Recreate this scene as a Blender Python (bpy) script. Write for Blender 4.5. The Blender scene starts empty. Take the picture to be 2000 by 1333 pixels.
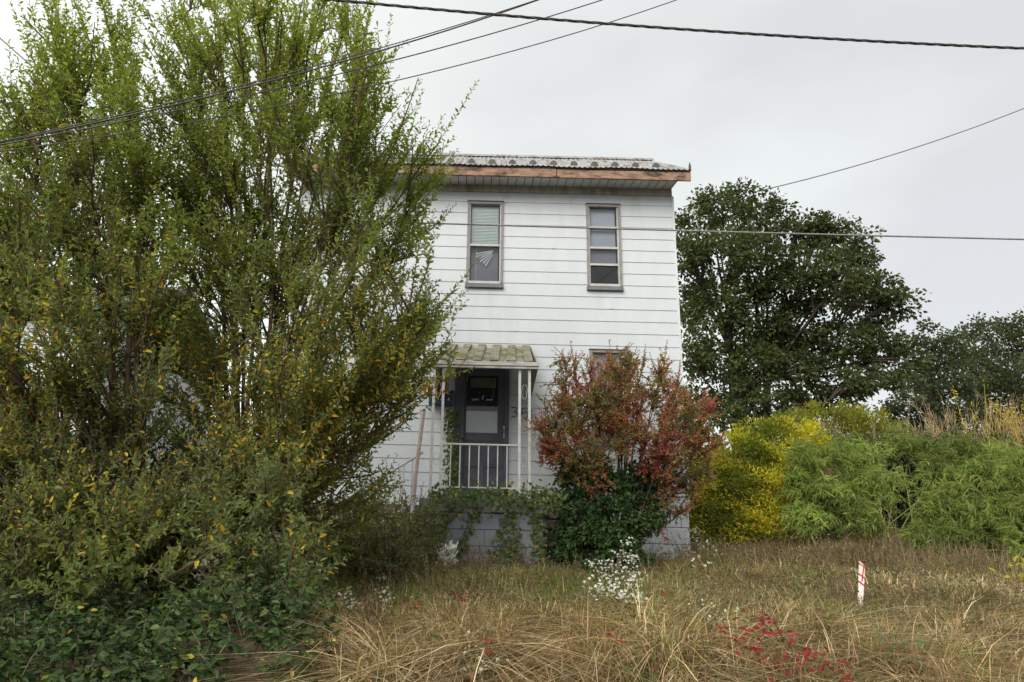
import bpy, math, random
import numpy as np
from mathutils import Matrix, Vector

SC = bpy.context.scene
COL = SC.collection
rng = np.random.default_rng(7)
random.seed(7)
PI = math.pi

# ------------------------------------------------------------------ camera
F_PX = 26.0 / 36.0 * 2000.0
CX, CY = 925.0, 666.5
PITCH, ROLL = math.radians(15.5), 0.0235
EYE = np.array([0.0, 0.0, 1.65])
FW = np.array([0, math.cos(PITCH), math.sin(PITCH)])
UP0 = np.array([0, -math.sin(PITCH), math.cos(PITCH)])
RT0 = np.array([1.0, 0, 0])
RT = RT0 * math.cos(ROLL) + UP0 * math.sin(ROLL)
UP = UP0 * math.cos(ROLL) - RT0 * math.sin(ROLL)
cam_d = bpy.data.cameras.new('camera'); cam = bpy.data.objects.new('camera', cam_d); COL.objects.link(cam)
cam_d.sensor_width = 36; cam_d.lens = 26; cam_d.shift_x = (1000 - CX) / 2000.0
cam_d.clip_start = 0.05; cam_d.clip_end = 4000
cam.matrix_world = Matrix(((RT[0], UP[0], -FW[0], EYE[0]), (RT[1], UP[1], -FW[1], EYE[1]), (RT[2], UP[2], -FW[2], EYE[2]), (0, 0, 0, 1)))
SC.camera = cam

def at(px, py, Y):
    """World point at distance Y north of the viewer, in the direction of a photo pixel."""
    d = FW * F_PX + RT * (px - CX) - UP * (py - CY)
    return EYE + d * (Y / d[1])

# ------------------------------------------------------------------ sky, sun, exposure
SUN_EL, SUN_AZ = math.radians(35), math.radians(210)      # azimuth clockwise from +Y
world = bpy.data.worlds.new('World'); SC.world = world; world.use_nodes = True
nt = world.node_tree; nt.nodes.clear()
def wn(t, **k):
    n = nt.nodes.new(t)
    for a, v in k.items(): setattr(n, a, v)
    return n
sky = wn('ShaderNodeTexSky', sky_type='NISHITA', sun_disc=False, sun_elevation=SUN_EL, sun_rotation=SUN_AZ)
bg1 = wn('ShaderNodeBackground'); bg1.inputs[1].default_value = 0.10
nt.links.new(sky.outputs[0], bg1.inputs[0])
tc = wn('ShaderNodeTexCoord'); mp = wn('ShaderNodeMapping'); mp.inputs['Scale'].default_value = (1.0, 1.0, 2.2)
nz = wn('ShaderNodeTexNoise'); nz.inputs['Scale'].default_value = 1.3; nz.inputs['Detail'].default_value = 5; nz.inputs['Roughness'].default_value = .5
cr = wn('ShaderNodeValToRGB')
cr.color_ramp.elements[0].position = .30; cr.color_ramp.elements[0].color = (.288, .289, .286, 1)
cr.color_ramp.elements[1].position = .66; cr.color_ramp.elements[1].color = (.402, .420, .396, 1)
e3 = cr.color_ramp.elements.new(.86); e3.color = (.53, .54, .52, 1)
nt.links.new(tc.outputs['Generated'], mp.inputs[0]); nt.links.new(mp.outputs[0], nz.inputs[0])
# thin cloud to the west (left), thicker to the east
sx = wn('ShaderNodeSeparateXYZ'); nt.links.new(tc.outputs['Generated'], sx.inputs[0])
ma = wn('ShaderNodeMath', operation='MULTIPLY_ADD'); ma.inputs[1].default_value = -.45
nt.links.new(sx.outputs[0], ma.inputs[0]); nt.links.new(nz.outputs[0], ma.inputs[2])
nt.links.new(ma.outputs[0], cr.inputs[0])
bg2 = wn('ShaderNodeBackground'); bg2.inputs[1].default_value = 1.0
nt.links.new(cr.outputs[0], bg2.inputs[0])
mixw = wn('ShaderNodeMixShader'); mixw.inputs[0].default_value = .92
ow = wn('ShaderNodeOutputWorld')
nt.links.new(bg1.outputs[0], mixw.inputs[1]); nt.links.new(bg2.outputs[0], mixw.inputs[2]); nt.links.new(mixw.outputs[0], ow.inputs[0])
sd = bpy.data.lights.new('sun', 'SUN'); so = bpy.data.objects.new('sun', sd); COL.objects.link(so)
sd.energy = 1.5; sd.angle = math.radians(50); sd.color = (1, .95, .86)
sdir = Vector((math.sin(SUN_AZ) * math.cos(SUN_EL), math.cos(SUN_AZ) * math.cos(SUN_EL), math.sin(SUN_EL)))
so.rotation_euler = sdir.to_track_quat('Z', 'Y').to_euler(); so.location = (0, 0, 30)
SC.view_settings.view_transform = 'Standard'; SC.view_settings.look = 'None'
SC.view_settings.exposure = 1.42; SC.view_settings.gamma = 1; SC.view_settings.use_curve_mapping = False
SC.cycles.use_adaptive_sampling = True
SC.cycles.max_bounces = 8; SC.cycles.transparent_max_bounces = 12

# ------------------------------------------------------------------ materials
def mat(name, c1, c2=None, scale=6.0, rough=.7, bump=0.0, stretch=(1, 1, 1), spec=.3, metal=0.0, lo=.35, hi=.65, detail=6,
        c3=None, scale3=1.5, stretch3=(1, 1, 1), lo3=.55, hi3=.75, bscale=None):
    m = bpy.data.materials.new(name); m.use_nodes = True
    n = m.node_tree; b = n.nodes['Principled BSDF']
    b.inputs['Roughness'].default_value = rough; b.inputs['Specular IOR Level'].default_value = spec; b.inputs['Metallic'].default_value = metal
    b.inputs['Base Color'].default_value = (*c1, 1)
    if c2 is None and bump == 0: return m
    t = n.nodes.new('ShaderNodeTexCoord')
    def noise(sc, st, det):
        mp_ = n.nodes.new('ShaderNodeMapping'); mp_.inputs['Scale'].default_value = st
        z = n.nodes.new('ShaderNodeTexNoise'); z.inputs['Scale'].default_value = sc; z.inputs['Detail'].default_value = det
        n.links.new(t.outputs['Object'], mp_.inputs[0]); n.links.new(mp_.outputs[0], z.inputs[0]); return z
    z = noise(scale, stretch, detail)
    if c2 is not None:
        r = n.nodes.new('ShaderNodeValToRGB'); r.color_ramp.elements[0].position = lo; r.color_ramp.elements[1].position = hi
        r.color_ramp.elements[0].color = (*c1, 1); r.color_ramp.elements[1].color = (*c2, 1)
        n.links.new(z.outputs[0], r.inputs[0]); out = r.outputs[0]
        if c3 is not None:
            z3 = noise(scale3, stretch3, 5)
            r3 = n.nodes.new('ShaderNodeValToRGB'); r3.color_ramp.elements[0].position = lo3; r3.color_ramp.elements[1].position = hi3
            r3.color_ramp.elements[0].color = (0, 0, 0, 1); r3.color_ramp.elements[1].color = (1, 1, 1, 1)
            mx = n.nodes.new('ShaderNodeMix'); mx.data_type = 'RGBA'
            n.links.new(z3.outputs[0], r3.inputs[0]); n.links.new(r3.outputs[0], mx.inputs[0]); n.links.new(out, mx.inputs[6]); mx.inputs[7].default_value = (*c3, 1)
            out = mx.outputs[2]
        n.links.new(out, b.inputs['Base Color'])
    if bump:
        bp = n.nodes.new('ShaderNodeBump'); bp.inputs['Strength'].default_value = bump; bp.inputs['Distance'].default_value = .02
        zb = z if bscale is None else noise(bscale, stretch, 6)
        n.links.new(zb.outputs[0], bp.inputs['Height']); n.links.new(bp.outputs[0], b.inputs['Normal'])
    return m

def leafmat(name, trans=.35, rough=.5, spec=.3, tint=(1.25, 1.3, .75)):
    m = bpy.data.materials.new(name); m.use_nodes = True
    n = m.node_tree; b = n.nodes['Principled BSDF']; o = n.nodes['Material Output']
    a = n.nodes.new('ShaderNodeAttribute'); a.attribute_name = 'Col'
    b.inputs['Roughness'].default_value = rough; b.inputs['Specular IOR Level'].default_value = spec
    n.links.new(a.outputs['Color'], b.inputs['Base Color'])
    tr = n.nodes.new('ShaderNodeBsdfTranslucent')
    mu = n.nodes.new('ShaderNodeMix'); mu.data_type = 'RGBA'; mu.blend_type = 'MULTIPLY'; mu.inputs[0].default_value = 1
    n.links.new(a.outputs['Color'], mu.inputs[6]); mu.inputs[7].default_value = (*tint, 1)
    n.links.new(mu.outputs[2], tr.inputs[0])
    mx = n.nodes.new('ShaderNodeMixShader'); mx.inputs[0].default_value = trans
    n.links.new(b.outputs[0], mx.inputs[1]); n.links.new(tr.outputs[0], mx.inputs[2]); n.links.new(mx.outputs[0], o.inputs[0])
    return m

def glassmat(name, gloss=.12, tint=(.8, .85, .9)):
    m = bpy.data.materials.new(name); m.use_nodes = True
    n = m.node_tree; o = n.nodes['Material Output']; n.nodes.remove(n.nodes['Principled BSDF'])
    g = n.nodes.new('ShaderNodeBsdfGlossy'); g.inputs['Roughness'].default_value = .03
    t = n.nodes.new('ShaderNodeBsdfTransparent'); t.inputs[0].default_value = (*tint, 1)
    fr = n.nodes.new('ShaderNodeFresnel'); fr.inputs[0].default_value = 1.5
    ad = n.nodes.new('ShaderNodeMath'); ad.operation = 'ADD'; ad.inputs[1].default_value = gloss
    mx = n.nodes.new('ShaderNodeMixShader')
    n.links.new(fr.outputs[0], ad.inputs[0]); n.links.new(ad.outputs[0], mx.inputs[0]); n.links.new(t.outputs[0], mx.inputs[1]); n.links.new(g.outputs[0], mx.inputs[2])
    n.links.new(mx.outputs[0], o.inputs[0]); return m

M = {}
M['siding'] = mat('siding_paint', (.520, .550, .580), (.492, .522, .550), 3.0, .45, 0, (2.0, 2.0, .5), .35, c3=(.36, .38, .36), scale3=1.6, stretch3=(2.2, 1, .5), lo3=.60, hi3=.90)
M['trim'] = mat('white_trim', (.60, .62, .64), (.52, .53, .52), 8, .5)
M['frieze'] = mat('dirty_frieze', (.29, .28, .24), (.43, .42, .38), 5, .7, 0, (3, 1, .5), c3=(.20, .19, .15), scale3=4, stretch3=(2, 1, .6))
M['soffit'] = mat('soffit_panel_paint', (.50, .52, .54), (.42, .43, .43), 6, .5)
M['gap'] = mat('dark_gap', (.03, .03, .03))
M['fascia'] = mat('weathered_fascia_wood', (.23, .14, .095), (.35, .225, .155), 7, .8, .4, (1.2, 1, 6), c3=(.06, .04, .03), scale3=5, stretch3=(1, 1, 2.2), lo3=.46, hi3=.66)
M['roofmetal'] = mat('weathered_roof_metal', (.20, .20, .20), (.36, .36, .35), 5, .55, .1, (5, .6, .6), metal=.15, c3=(.16, .11, .085), scale3=3.5, stretch3=(3.2, .5, .5), lo3=.50, hi3=.66)
M['darkmetal'] = mat('dark_metal', (.06, .06, .06), (.10, .09, .085), 20, .6)
M['winframe'] = mat('taupe_window_frame', (.19, .18, .172), (.25, .24, .23), 9, .5)
M['winsash'] = mat('pale_sash', (.40, .385, .36), (.47, .455, .44), 9, .5)
M['sill'] = mat('dark_sill', (.10, .11, .13), (.14, .15, .17), 9, .6)
M['glass'] = glassmat('window_glass', .03, (.95, .97, .98))
M['doorglass'] = glassmat('door_glass', .0, (.96, .96, .98))
M['blind'] = mat('mint_blind', (.72, .80, .78), (.76, .84, .82), 9, .6)
M['slat'] = mat('white_slat', (.80, .82, .84))
M['shade'] = mat('grey_window_shade', (.42, .45, .53), (.48, .51, .59), 2, .8)
M['shade_dark'] = mat('mauve_window_shade', (.22, .22, .27), (.27, .27, .32), 3, .8)
M['interior'] = mat('dark_interior', (.035, .035, .05), (.06, .06, .08), 2, .9)
M['room'] = mat('dim_room_wall', (.10, .10, .13), (.14, .14, .17), 2, .9)
M['door'] = mat('slate_door_paint', (.055, .055, .075), (.075, .075, .10), 7, .45)
M['doorframe'] = mat('slate_frame_paint', (.065, .068, .09), (.09, .09, .115), 9, .5)
M['paper'] = mat('white_door_panel', (.66, .67, .70), (.62, .63, .66), 3, .6)
M['curtain'] = mat('tan_curtain', (.22, .20, .17), (.27, .25, .21), 8, .9)
M['iron'] = mat('white_painted_iron', (.60, .61, .60), (.50, .49, .45), 14, .5, 0, c3=(.33, .19, .12), scale3=14, lo3=.68, hi3=.75)
M['rustpost'] = mat('peeling_post', (.56, .55, .53), (.45, .32, .27), 14, .7, .2, (1, 1, .35))
M['awning'] = mat('mossy_awning', (.30, .275, .22), (.16, .14, .11), 9, .7, .1, (7, .6, .6), c3=(.13, .13, .04), scale3=2.6, stretch3=(1, 1, 3), lo3=.47, hi3=.60)
M['gutter'] = mat('dirty_gutter', (.54, .53, .50), (.32, .30, .26), 6, .5, 0, (1.3, 1, 5))
M['block'] = mat('grey_painted_block', (.165, .170, .195), (.205, .210, .235), 4, .7, .25, bscale=60, c3=(.15, .155, .17), scale3=3)
M['mortar'] = mat('grey_mortar', (.16, .165, .19), (.19, .195, .22), 20, .9)
M['cap'] = mat('grey_slab', (.17, .165, .17), (.23, .22, .22), 9, .85, .3, bscale=40)
M['stone'] = mat('brown_stone', (.085, .06, .05), (.15, .11, .095), 7, .9, .5, bscale=25)
M['whiteblock'] = mat('whitewashed_block', (.68, .71, .74), (.58, .60, .62), 4, .75, .3, bscale=30, c3=(.40, .40, .39), scale3=5, lo3=.58, hi3=.72)
M['blue'] = mat('navy_mailbox', (.03, .06, .14), (.04, .085, .18), 8, .5)
M['tan'] = mat('tan_card', (.52, .46, .38), (.45, .40, .33), 6, .8)
M['cream'] = mat('cream_mark', (.72, .70, .60))
M['numblack'] = mat('black_wire', (.03, .03, .035))
M['wire'] = mat('black_cable', (.05, .045, .045), (.09, .085, .08), 30, .6)
M['wirepale'] = mat('grey_cable', (.16, .15, .15), (.26, .25, .24), 30, .5)
M['bark'] = mat('brown_bark', (.085, .055, .038), (.14, .10, .072), 14, .9, .5, (1, 1, .25))
M['barkdark'] = mat('dark_bark', (.045, .036, .03), (.075, .06, .05), 10, .9, .5, (1, 1, .25))
M['ground'] = mat('soil_and_thatch', (.060, .046, .028), (.12, .09, .052), 9, .95, .6, c3=(.05, .06, .022), scale3=.8)
M['road'] = mat('asphalt', (.045, .045, .048), (.065, .065, .068), 60, .9, .3)
M['stakewhite'] = mat('white_stake', (.78, .74, .72), (.74, .60, .56), 12, .6)
M['tapered'] = mat('red_tape', (.50, .03, .05), (.40, .02, .04), 20, .5)
M['leaf'] = leafmat('leaf', .50, .55, .18, (1.35, 1.4, .8))
M['leafdeep'] = leafmat('leaf_glossy', .28, .5, .2)
M['leaffar'] = leafmat('leaf_far', .4, .6, .15)
M['grass'] = leafmat('grass_blade', .28, .6, .2, (1.15, 1.1, .8))
M['petal'] = leafmat('petal', .3, .7, .2, (1, 1, .95))
M['shingle'] = mat('grey_shingle', (.14, .14, .15), (.20, .20, .21), 12, .9, .3)

# ------------------------------------------------------------------ object helpers
def link(o, parent=None):
    COL.objects.link(o)
    if parent is not None:
        o.parent = parent
        if parent.type == 'EMPTY': o.matrix_parent_inverse = Matrix.Translation(-parent.location)
    return o

def tag(o, label=None, cat=None, group=None, kind=None):
    if label: o['label'] = label
    if cat: o['category'] = cat
    if group: o['group'] = group
    if kind: o['kind'] = kind
    return o

def thing(name, loc, label, cat, group=None):
    o = bpy.data.objects.new(name, None); o.location = tuple(float(v) for v in loc); o.empty_display_size = .1
    COL.objects.link(o); return tag(o, label, cat, group)

def npmesh(name, V, faces, cols=None, smooth=False):
    """V (n,3); faces (m,k) integer array with k = 3 or 4."""
    me = bpy.data.meshes.new(name); V = np.ascontiguousarray(V, np.float32); faces = np.ascontiguousarray(faces, np.int32)
    n, (m, k) = len(V), faces.shape
    me.vertices.add(n); me.vertices.foreach_set('co', V.ravel())
    me.loops.add(m * k); me.loops.foreach_set('vertex_index', faces.ravel())
    me.polygons.add(m); me.polygons.foreach_set('loop_start', np.arange(0, m * k, k, dtype=np.int32))
    me.polygons.foreach_set('use_smooth', np.full(m, smooth))
    me.update(calc_edges=True)
    if cols is not None:
        a = me.color_attributes.new('Col', 'FLOAT_COLOR', 'POINT')
        c = np.ones((n, 4), np.float32); c[:, :3] = cols; a.data.foreach_set('color', c.ravel())
    return me

def npobj(name, V, faces, m, parent=None, cols=None, smooth=False):
    me = npmesh(name, V, faces, cols, smooth); me.materials.append(M[m])
    return link(bpy.data.objects.new(name, me), parent)

class MB:
    def __init__(s): s.v = []; s.f = []
    def box(s, x0, x1, y0, y1, z0, z1, jit=0.0):
        b = len(s.v)
        for z in (z0, z1):
            for (x, y) in ((x0, y0), (x1, y0), (x1, y1), (x0, y1)):
                s.v.append((x + random.uniform(-jit, jit), y + random.uniform(-jit, jit), z + random.uniform(-jit, jit)))
        for q in ((0, 3, 2, 1), (4, 5, 6, 7), (0, 1, 5, 4), (1, 2, 6, 5), (2, 3, 7, 6), (3, 0, 4, 7)): s.f.append(tuple(b + i for i in q))
        return s
    def hexa(s, pts):
        b = len(s.v); s.v += [tuple(float(c) for c in p) for p in pts]
        for q in ((0, 3, 2, 1), (4, 5, 6, 7), (0, 1, 5, 4), (1, 2, 6, 5), (2, 3, 7, 6), (3, 0, 4, 7)): s.f.append(tuple(b + i for i in q))
        return s
    def poly(s, pts):
        b = len(s.v); s.v += [tuple(float(c) for c in p) for p in pts]; s.f.append(tuple(range(b, b + len(pts)))); return s
    def prism(s, pts, off):
        """closed outline pts extruded by the vector off"""
        b = len(s.v); k = len(pts)
        s.v += [tuple(float(c) for c in p) for p in pts]; s.v += [tuple(float(c) + float(o) for c, o in zip(p, off)) for p in pts]
        s.f.append(tuple(range(b, b + k))[::-1]); s.f.append(tuple(range(b + k, b + 2 * k)))
        for i in range(k): j = (i + 1) % k; s.f.append((b + i, b + j, b + k + j, b + k + i))
        return s
    def tube(s, pts, r, n=6, close=True):
        P = np.array(pts, float); k = len(P); R = np.full(k, r) if np.isscalar(r) else np.array(r)
        V, Fq = tubes(P[None], R[None], n); b = len(s.v)
        s.v += [tuple(v) for v in V]; s.f += [tuple(int(i) + b for i in q) for q in Fq]
        if close:
            s.f.append(tuple(b + i for i in range(n))[::-1]); s.f.append(tuple(b + (k - 1) * n + i for i in range(n)))
        return s
    def obj(s, name, m, parent=None, smooth=False, bevel=0.0):
        me = bpy.data.meshes.new(name); me.from_pydata(s.v, [], s.f); me.materials.append(M[m])
        if smooth: me.polygons.foreach_set('use_smooth', [True] * len(me.polygons))
        o = link(bpy.data.objects.new(name, me), parent)
        if bevel:
            bv = o.modifiers.new('bevel', 'BEVEL'); bv.width = bevel; bv.segments = 1; bv.limit_method = 'ANGLE'
        return o

def unit(v): return v / np.maximum(np.linalg.norm(v, axis=-1, keepdims=True), 1e-9)
def rvec(n): return unit(rng.normal(size=(n, 3)))

def tubes(C, R, n=5):
    """C (m,k,3) curves, R (m,k) radii -> verts, quads"""
    m, k, _ = C.shape
    T = np.gradient(C, axis=1); T = unit(T)
    ref = np.where(np.abs(T[:, :1, 2:3]) > .9, np.array([1., 0, 0]), np.array([0, 0, 1.]))
    A = unit(np.cross(T, np.broadcast_to(ref, T.shape))); B = np.cross(T, A)
    an = np.arange(n) * 2 * PI / n
    V = C[:, :, None, :] + R[:, :, None, None] * (np.cos(an)[None, None, :, None] * A[:, :, None, :] + np.sin(an)[None, None, :, None] * B[:, :, None, :])
    idx = np.arange(m * k * n).reshape(m, k, n); nx = np.roll(idx, -1, axis=2)
    Q = np.stack([idx[:, :-1], nx[:, :-1], nx[:, 1:], idx[:, 1:]], -1).reshape(-1, 4)
    return V.reshape(-1, 3), Q

def bez(p0, p1, p2, k):
    t = np.linspace(0, 1, k)[None, :, None]
    return p0[:, None] * (1 - t) ** 2 + 2 * p1[:, None] * t * (1 - t) + p2[:, None] * t ** 2

def lerp_curve(C, ci, t):
    """sample curves C[ci] at parameters t -> point, tangent"""
    k = C.shape[1]; s = np.clip(t, 0, .9999) * (k - 1); i = s.astype(int); fr = (s - i)[:, None]
    a, b = C[ci, i], C[ci, i + 1]
    return a * (1 - fr) + b * fr, unit(b - a)

def leafgeo(P, D, N, L, W, cols, fold=.18, droop=.12, simple=False):
    D = unit(D); S = unit(np.cross(D, N)); N = np.cross(S, D)
    L = np.broadcast_to(np.asarray(L, float), (len(P),))[:, None]; W = np.broadcast_to(np.asarray(W, float), (len(P),))[:, None]
    if simple:
        V = np.stack([P, P + D * L * .45 + S * W * .5 + N * W * fold, P + D * L - N * L * droop, P + D * L * .45 - S * W * .5 + N * W * fold], 1)
        n = 4; q = np.array([[0, 1, 2, 3]])
    else:
        up = N * W * fold
        V = np.stack([P, P + D * L * .28 + S * W * .46 + up, P + D * L * .66 + S * W * .40 + up - N * L * droop * .3, P + D * L - N * L * droop,
                      P + D * L * .66 - S * W * .40 + up - N * L * droop * .3, P + D * L * .28 - S * W * .46 + up], 1)
        n = 6; q = np.array([[0, 1, 2, 3], [0, 3, 4, 5]])
    Fq = (np.arange(len(P))[:, None, None] * n + q[None]).reshape(-1, 4)
    return V.reshape(-1, 3), Fq, np.repeat(cols, n, axis=0)

def colour(n, base, var=.25, hue=.08):
    c = np.array(base)[None] * (1 + rng.uniform(-var, var, (n, 1))) * (1 + rng.uniform(-hue, hue, (n, 3)))
    return np.clip(c, 0, 1)
def pick(n, table, var=.22, hue=.08):
    """table: [(weight, rgb)] -> n random colours"""
    w = np.array([t[0] for t in table], float); i = rng.choice(len(table), n, p=w / w.sum())
    c = np.array([t[1] for t in table])[i] * (1 + rng.uniform(-var, var, (n, 1))) * (1 + rng.uniform(-hue, hue, (n, 3)))
    return np.clip(c, 0, 1)
def join(parts):
    V, Fq, C = [], [], []; o = 0
    for p in parts:
        V.append(p[0]); Fq.append(p[1] + o); C.append(p[2]); o += len(p[0])
    return np.concatenate(V), np.concatenate(Fq), np.concatenate(C)

# ------------------------------------------------------------------ ground
def smooth(a, b, x):
    t = np.clip((x - a) / (b - a), 0, 1); return t * t * (3 - 2 * t)
def hgt(x, y):
    x = np.asarray(x, float); y = np.asarray(y, float)
    h = .02 + 1.0 * smooth(2.3, 5.1, y) + .36 * smooth(4.9, 9.6, y) + .06 * smooth(9.5, 11, y)
    h = h + smooth(1.5, 6, x) * (.10 * smooth(5, 8, y) + .30 * smooth(9, 13.5, y))
    h = h + .04 * np.sin(x * 1.7 + y * .9) * smooth(3, 5, y) + .03 * np.sin(x * 3.9 - y * 2.3) * smooth(3, 5, y)
    h = h + (.085 * np.sin(x * 5.1 + 1.7 * np.sin(y * 3.1)) * np.sin(y * 4.3 + 1.2 * np.sin(x * 2.7)) + .03 * np.sin(x * 9.3 + y * 5) * np.sin(y * 8.1 - x * 3)) * smooth(3.2, 4.2, y) * smooth(7.4, 6.2, y)
    h = h - .12 * smooth(-1.0, -3.0, x) * smooth(3, 5, y)
    return h
def hit(px, py, off=0.0):
    """first point of the ground seen along a photo pixel, lifted by off"""
    for Y in np.arange(2.6, 30, .04):
        p = at(px, py, Y)
        if p[2] < hgt(p[0], p[1]) + off: break
    return p
gx = np.concatenate([np.linspace(-600, -16, 14), np.linspace(-15, 17, 129), np.linspace(18, 600, 14)])
gy = np.concatenate([[2.25], np.linspace(2.4, 22, 99), np.linspace(23, 900, 20)])
GX, GY = np.meshgrid(gx, gy); GV = np.stack([GX, GY, hgt(GX, GY)], -1).reshape(-1, 3)
nx_, ny_ = len(gx), len(gy); ii = np.arange(nx_ * ny_).reshape(ny_, nx_)
GQ = np.stack([ii[:-1, :-1], ii[:-1, 1:], ii[1:, 1:], ii[1:, :-1]], -1).reshape(-1, 4)
tag(npobj('ground', GV, GQ, 'ground', smooth=True), kind='structure')
tag(MB().poly([(-600, -600, 0), (600, -600, 0), (600, 2.3, 0), (-600, 2.3, 0)]).obj('road', 'road'), kind='structure')

# ------------------------------------------------------------------ house
WY = 10.95
XL, XR, YB = -2.84, 3.165, 14.55
Z_SID0, Z_TOP, PIT = 2.24, 7.20, .1978
house = thing('house', (0.15, WY, 1.45), 'narrow two-storey house clad in white horizontal siding under a ribbed metal roof', 'house')
def wp(px, py): p = at(px, py, WY); return float(p[0]), float(p[2])

winA = (-.144, .430, 5.545, 7.02)
winB = (1.765, 2.310, 5.545, 7.02)
winC = (1.775, 2.32, 3.12, 4.585)
doorO = (-.265, .552, 2.30, 4.38)
OPEN = [winA, winB, winC, doorO]
lines = [7.03 - PIT * k for k in range(0, 25)]
tops = [Z_TOP] + lines
for k in range(len(tops) - 1):
    zt, zb = tops[k], tops[k + 1]
    cuts = sorted({zt, zb} | {z for o in OPEN for z in (o[2], o[3]) if zb < z < zt})
    mb = MB()
    for a, b in zip(cuts[:-1], cuts[1:]):
        segs = [(XL, XR)]
        for (x0, x1, z0, z1) in OPEN:
            if z0 < b - 1e-6 and z1 > a + 1e-6:
                segs = [s for (p, q) in segs for s in ((p, min(q, x0)), (max(p, x1), q)) if s[1] - s[0] > 1e-4]
        fy = lambda z: WY - .004 - .0095 * (zt - z) / (zt - zb)
        for (p, q) in segs:
            mb.hexa([(p, fy(a), a), (q, fy(a), a), (q, WY + .012, a), (p, WY + .012, a), (p, fy(b), b), (q, fy(b), b), (q, WY + .012, b), (p, WY + .012, b)])
    mb.obj('siding_board', 'siding', house)
# sheathing behind the boards with real openings
mb = MB(); zc = sorted({1.5, 7.3} | {z for o in OPEN for z in (o[2], o[3])})
for a, b in zip(zc[:-1], zc[1:]):
    segs = [(XL, XR)]
    for (x0, x1, z0, z1) in OPEN:
        if z0 < b - 1e-6 and z1 > a + 1e-6:
            segs = [s for (p, q) in segs for s in ((p, min(q, x0)), (max(p, x1), q)) if s[1] - s[0] > 1e-4]
    for p, q in segs: mb.box(p, q, WY + .014, WY + .10, a, b)
mb.obj('front_wall', 'room', house)
for xs, nm in ((XL, -1), (XR, 1)):
    mb = MB(); prof = []
    for k in range(len(tops) - 1): prof += [(tops[k], .004), (tops[k + 1], .024)]
    mb.v = []; 
    for y in (WY + .0, YB):
        for (z, o) in prof: mb.v.append((xs + nm * o, y, z))
    n = len(prof)
    mb.f = [(i, i + 1, n + i + 1, n + i) for i in range(n - 1)]
    mb.prism([(xs, WY + .02, 1.4), (xs, YB, 1.4), (xs, YB, 7.3), (xs, 12.75, 8.78), (xs, WY + .02, 7.36)], (-nm * .10, 0, 0))
    mb.obj('side_wall', 'siding', house)
MB().box(XL, XR, YB - .1, YB, 1.4, 7.3).obj('rear_wall', 'siding', house)
MB().box(XL + .1, XR - .1, WY + .11, YB - .1, 4.75, 4.95).obj('floor_slab', 'room', house)  # unseen upstairs floor, added to block light inside the house
MB().box(XL + .1, XR - .1, WY + .11, YB - .1, 2.1, 2.26).obj('floor_slab', 'room', house)
MB().box(XL + .1, XR - .1, WY + .11, YB - .1, 7.22, 7.30).obj('attic_floor', 'room', house)
MB().box(XR - .006, XR + .026, WY - .024, WY + .04, 2.21, Z_TOP - .002).obj('corner_trim', 'trim', house)
MB().box(XL - .026, XL + .006, WY - .024, WY + .04, 2.21, Z_TOP - .002).obj('corner_trim', 'trim', house)
MB().box(XL - .02, XR + .01, WY - .042, WY + .01, 2.205, 2.281).obj('drip_edge', 'trim', house)
MB().box(XL, XR, WY - .030, WY + .01, 7.201, 7.325).obj('frieze_board', 'frieze', house)
MB().box(1.50, 1.508, WY - .034, WY + .01, 7.035, 7.198).obj('board_joint', 'trim', house)
for k, xj in ((4, 1.22), (9, 2.1), (11, .62), (14, 1.4), (17, 2.7), (20, 1.25), (8, -.9), (13, -1.6), (22, 2.75)):
    zt, zb = tops[k], tops[k + 1]; f0, f1 = WY - .006, WY - .0175
    MB().hexa([(xj, f1 - .002, zb + .002), (xj + .045, f1 - .002, zb + .002), (xj + .045, WY, zb + .002), (xj, WY, zb + .002), (xj, f0 - .002, zt - .004), (xj + .045, f0 - .002, zt - .004), (xj + .045, WY, zt - .004), (xj, WY, zt - .004)]).obj('board_joint', 'siding', house)
# soffit panels, fascia
EY = 10.50
npan = 46; w = (3.135 - (-2.95)) / npan
for i in range(npan):
    x0 = -2.95 + i * w
    MB().hexa([(x0 + .006, EY + .03, 7.262), (x0 + w - .006, EY + .03, 7.262), (x0 + w - .006, WY - .031, 7.318), (x0 + .006, WY - .031, 7.318),
               (x0 + .006, EY + .03, 7.274), (x0 + w - .006, EY + .03, 7.274), (x0 + w - .006, WY - .031, 7.330), (x0 + .006, WY - .031, 7.330)]).obj('soffit_panel', 'soffit', house)
MB().hexa([(-2.95, EY + .03, 7.278), (3.135, EY + .03, 7.278), (3.135, WY, 7.334), (-2.95, WY, 7.334), (-2.95, EY + .03, 7.30), (3.135, EY + .03, 7.30), (3.135, WY, 7.36), (-2.95, WY, 7.36)]).obj('soffit_backing', 'gap', house)
MB().prism([(3.137, EY + .03, 7.262), (3.137, WY - .031, 7.318), (3.137, WY - .031, 7.40), (3.137, EY + .03, 7.40)], (.02, 0, 0)).obj('soffit_return', 'soffit', house)
jx = 1.245
for (x0, x1, dz) in ((-3.05, jx - .004, 0), (jx + .004, 3.355, -.006)):
    MB().box(x0, x1, EY - .006, EY + .028, 7.262 + dz, 7.408 + dz, .003).obj('fascia_board', 'fascia', house, bevel=.004)
MB().box(-3.05, 3.35, EY - .012, EY + .02, 7.412, 7.424).obj('drip_strip', 'darkmetal', house)
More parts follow.
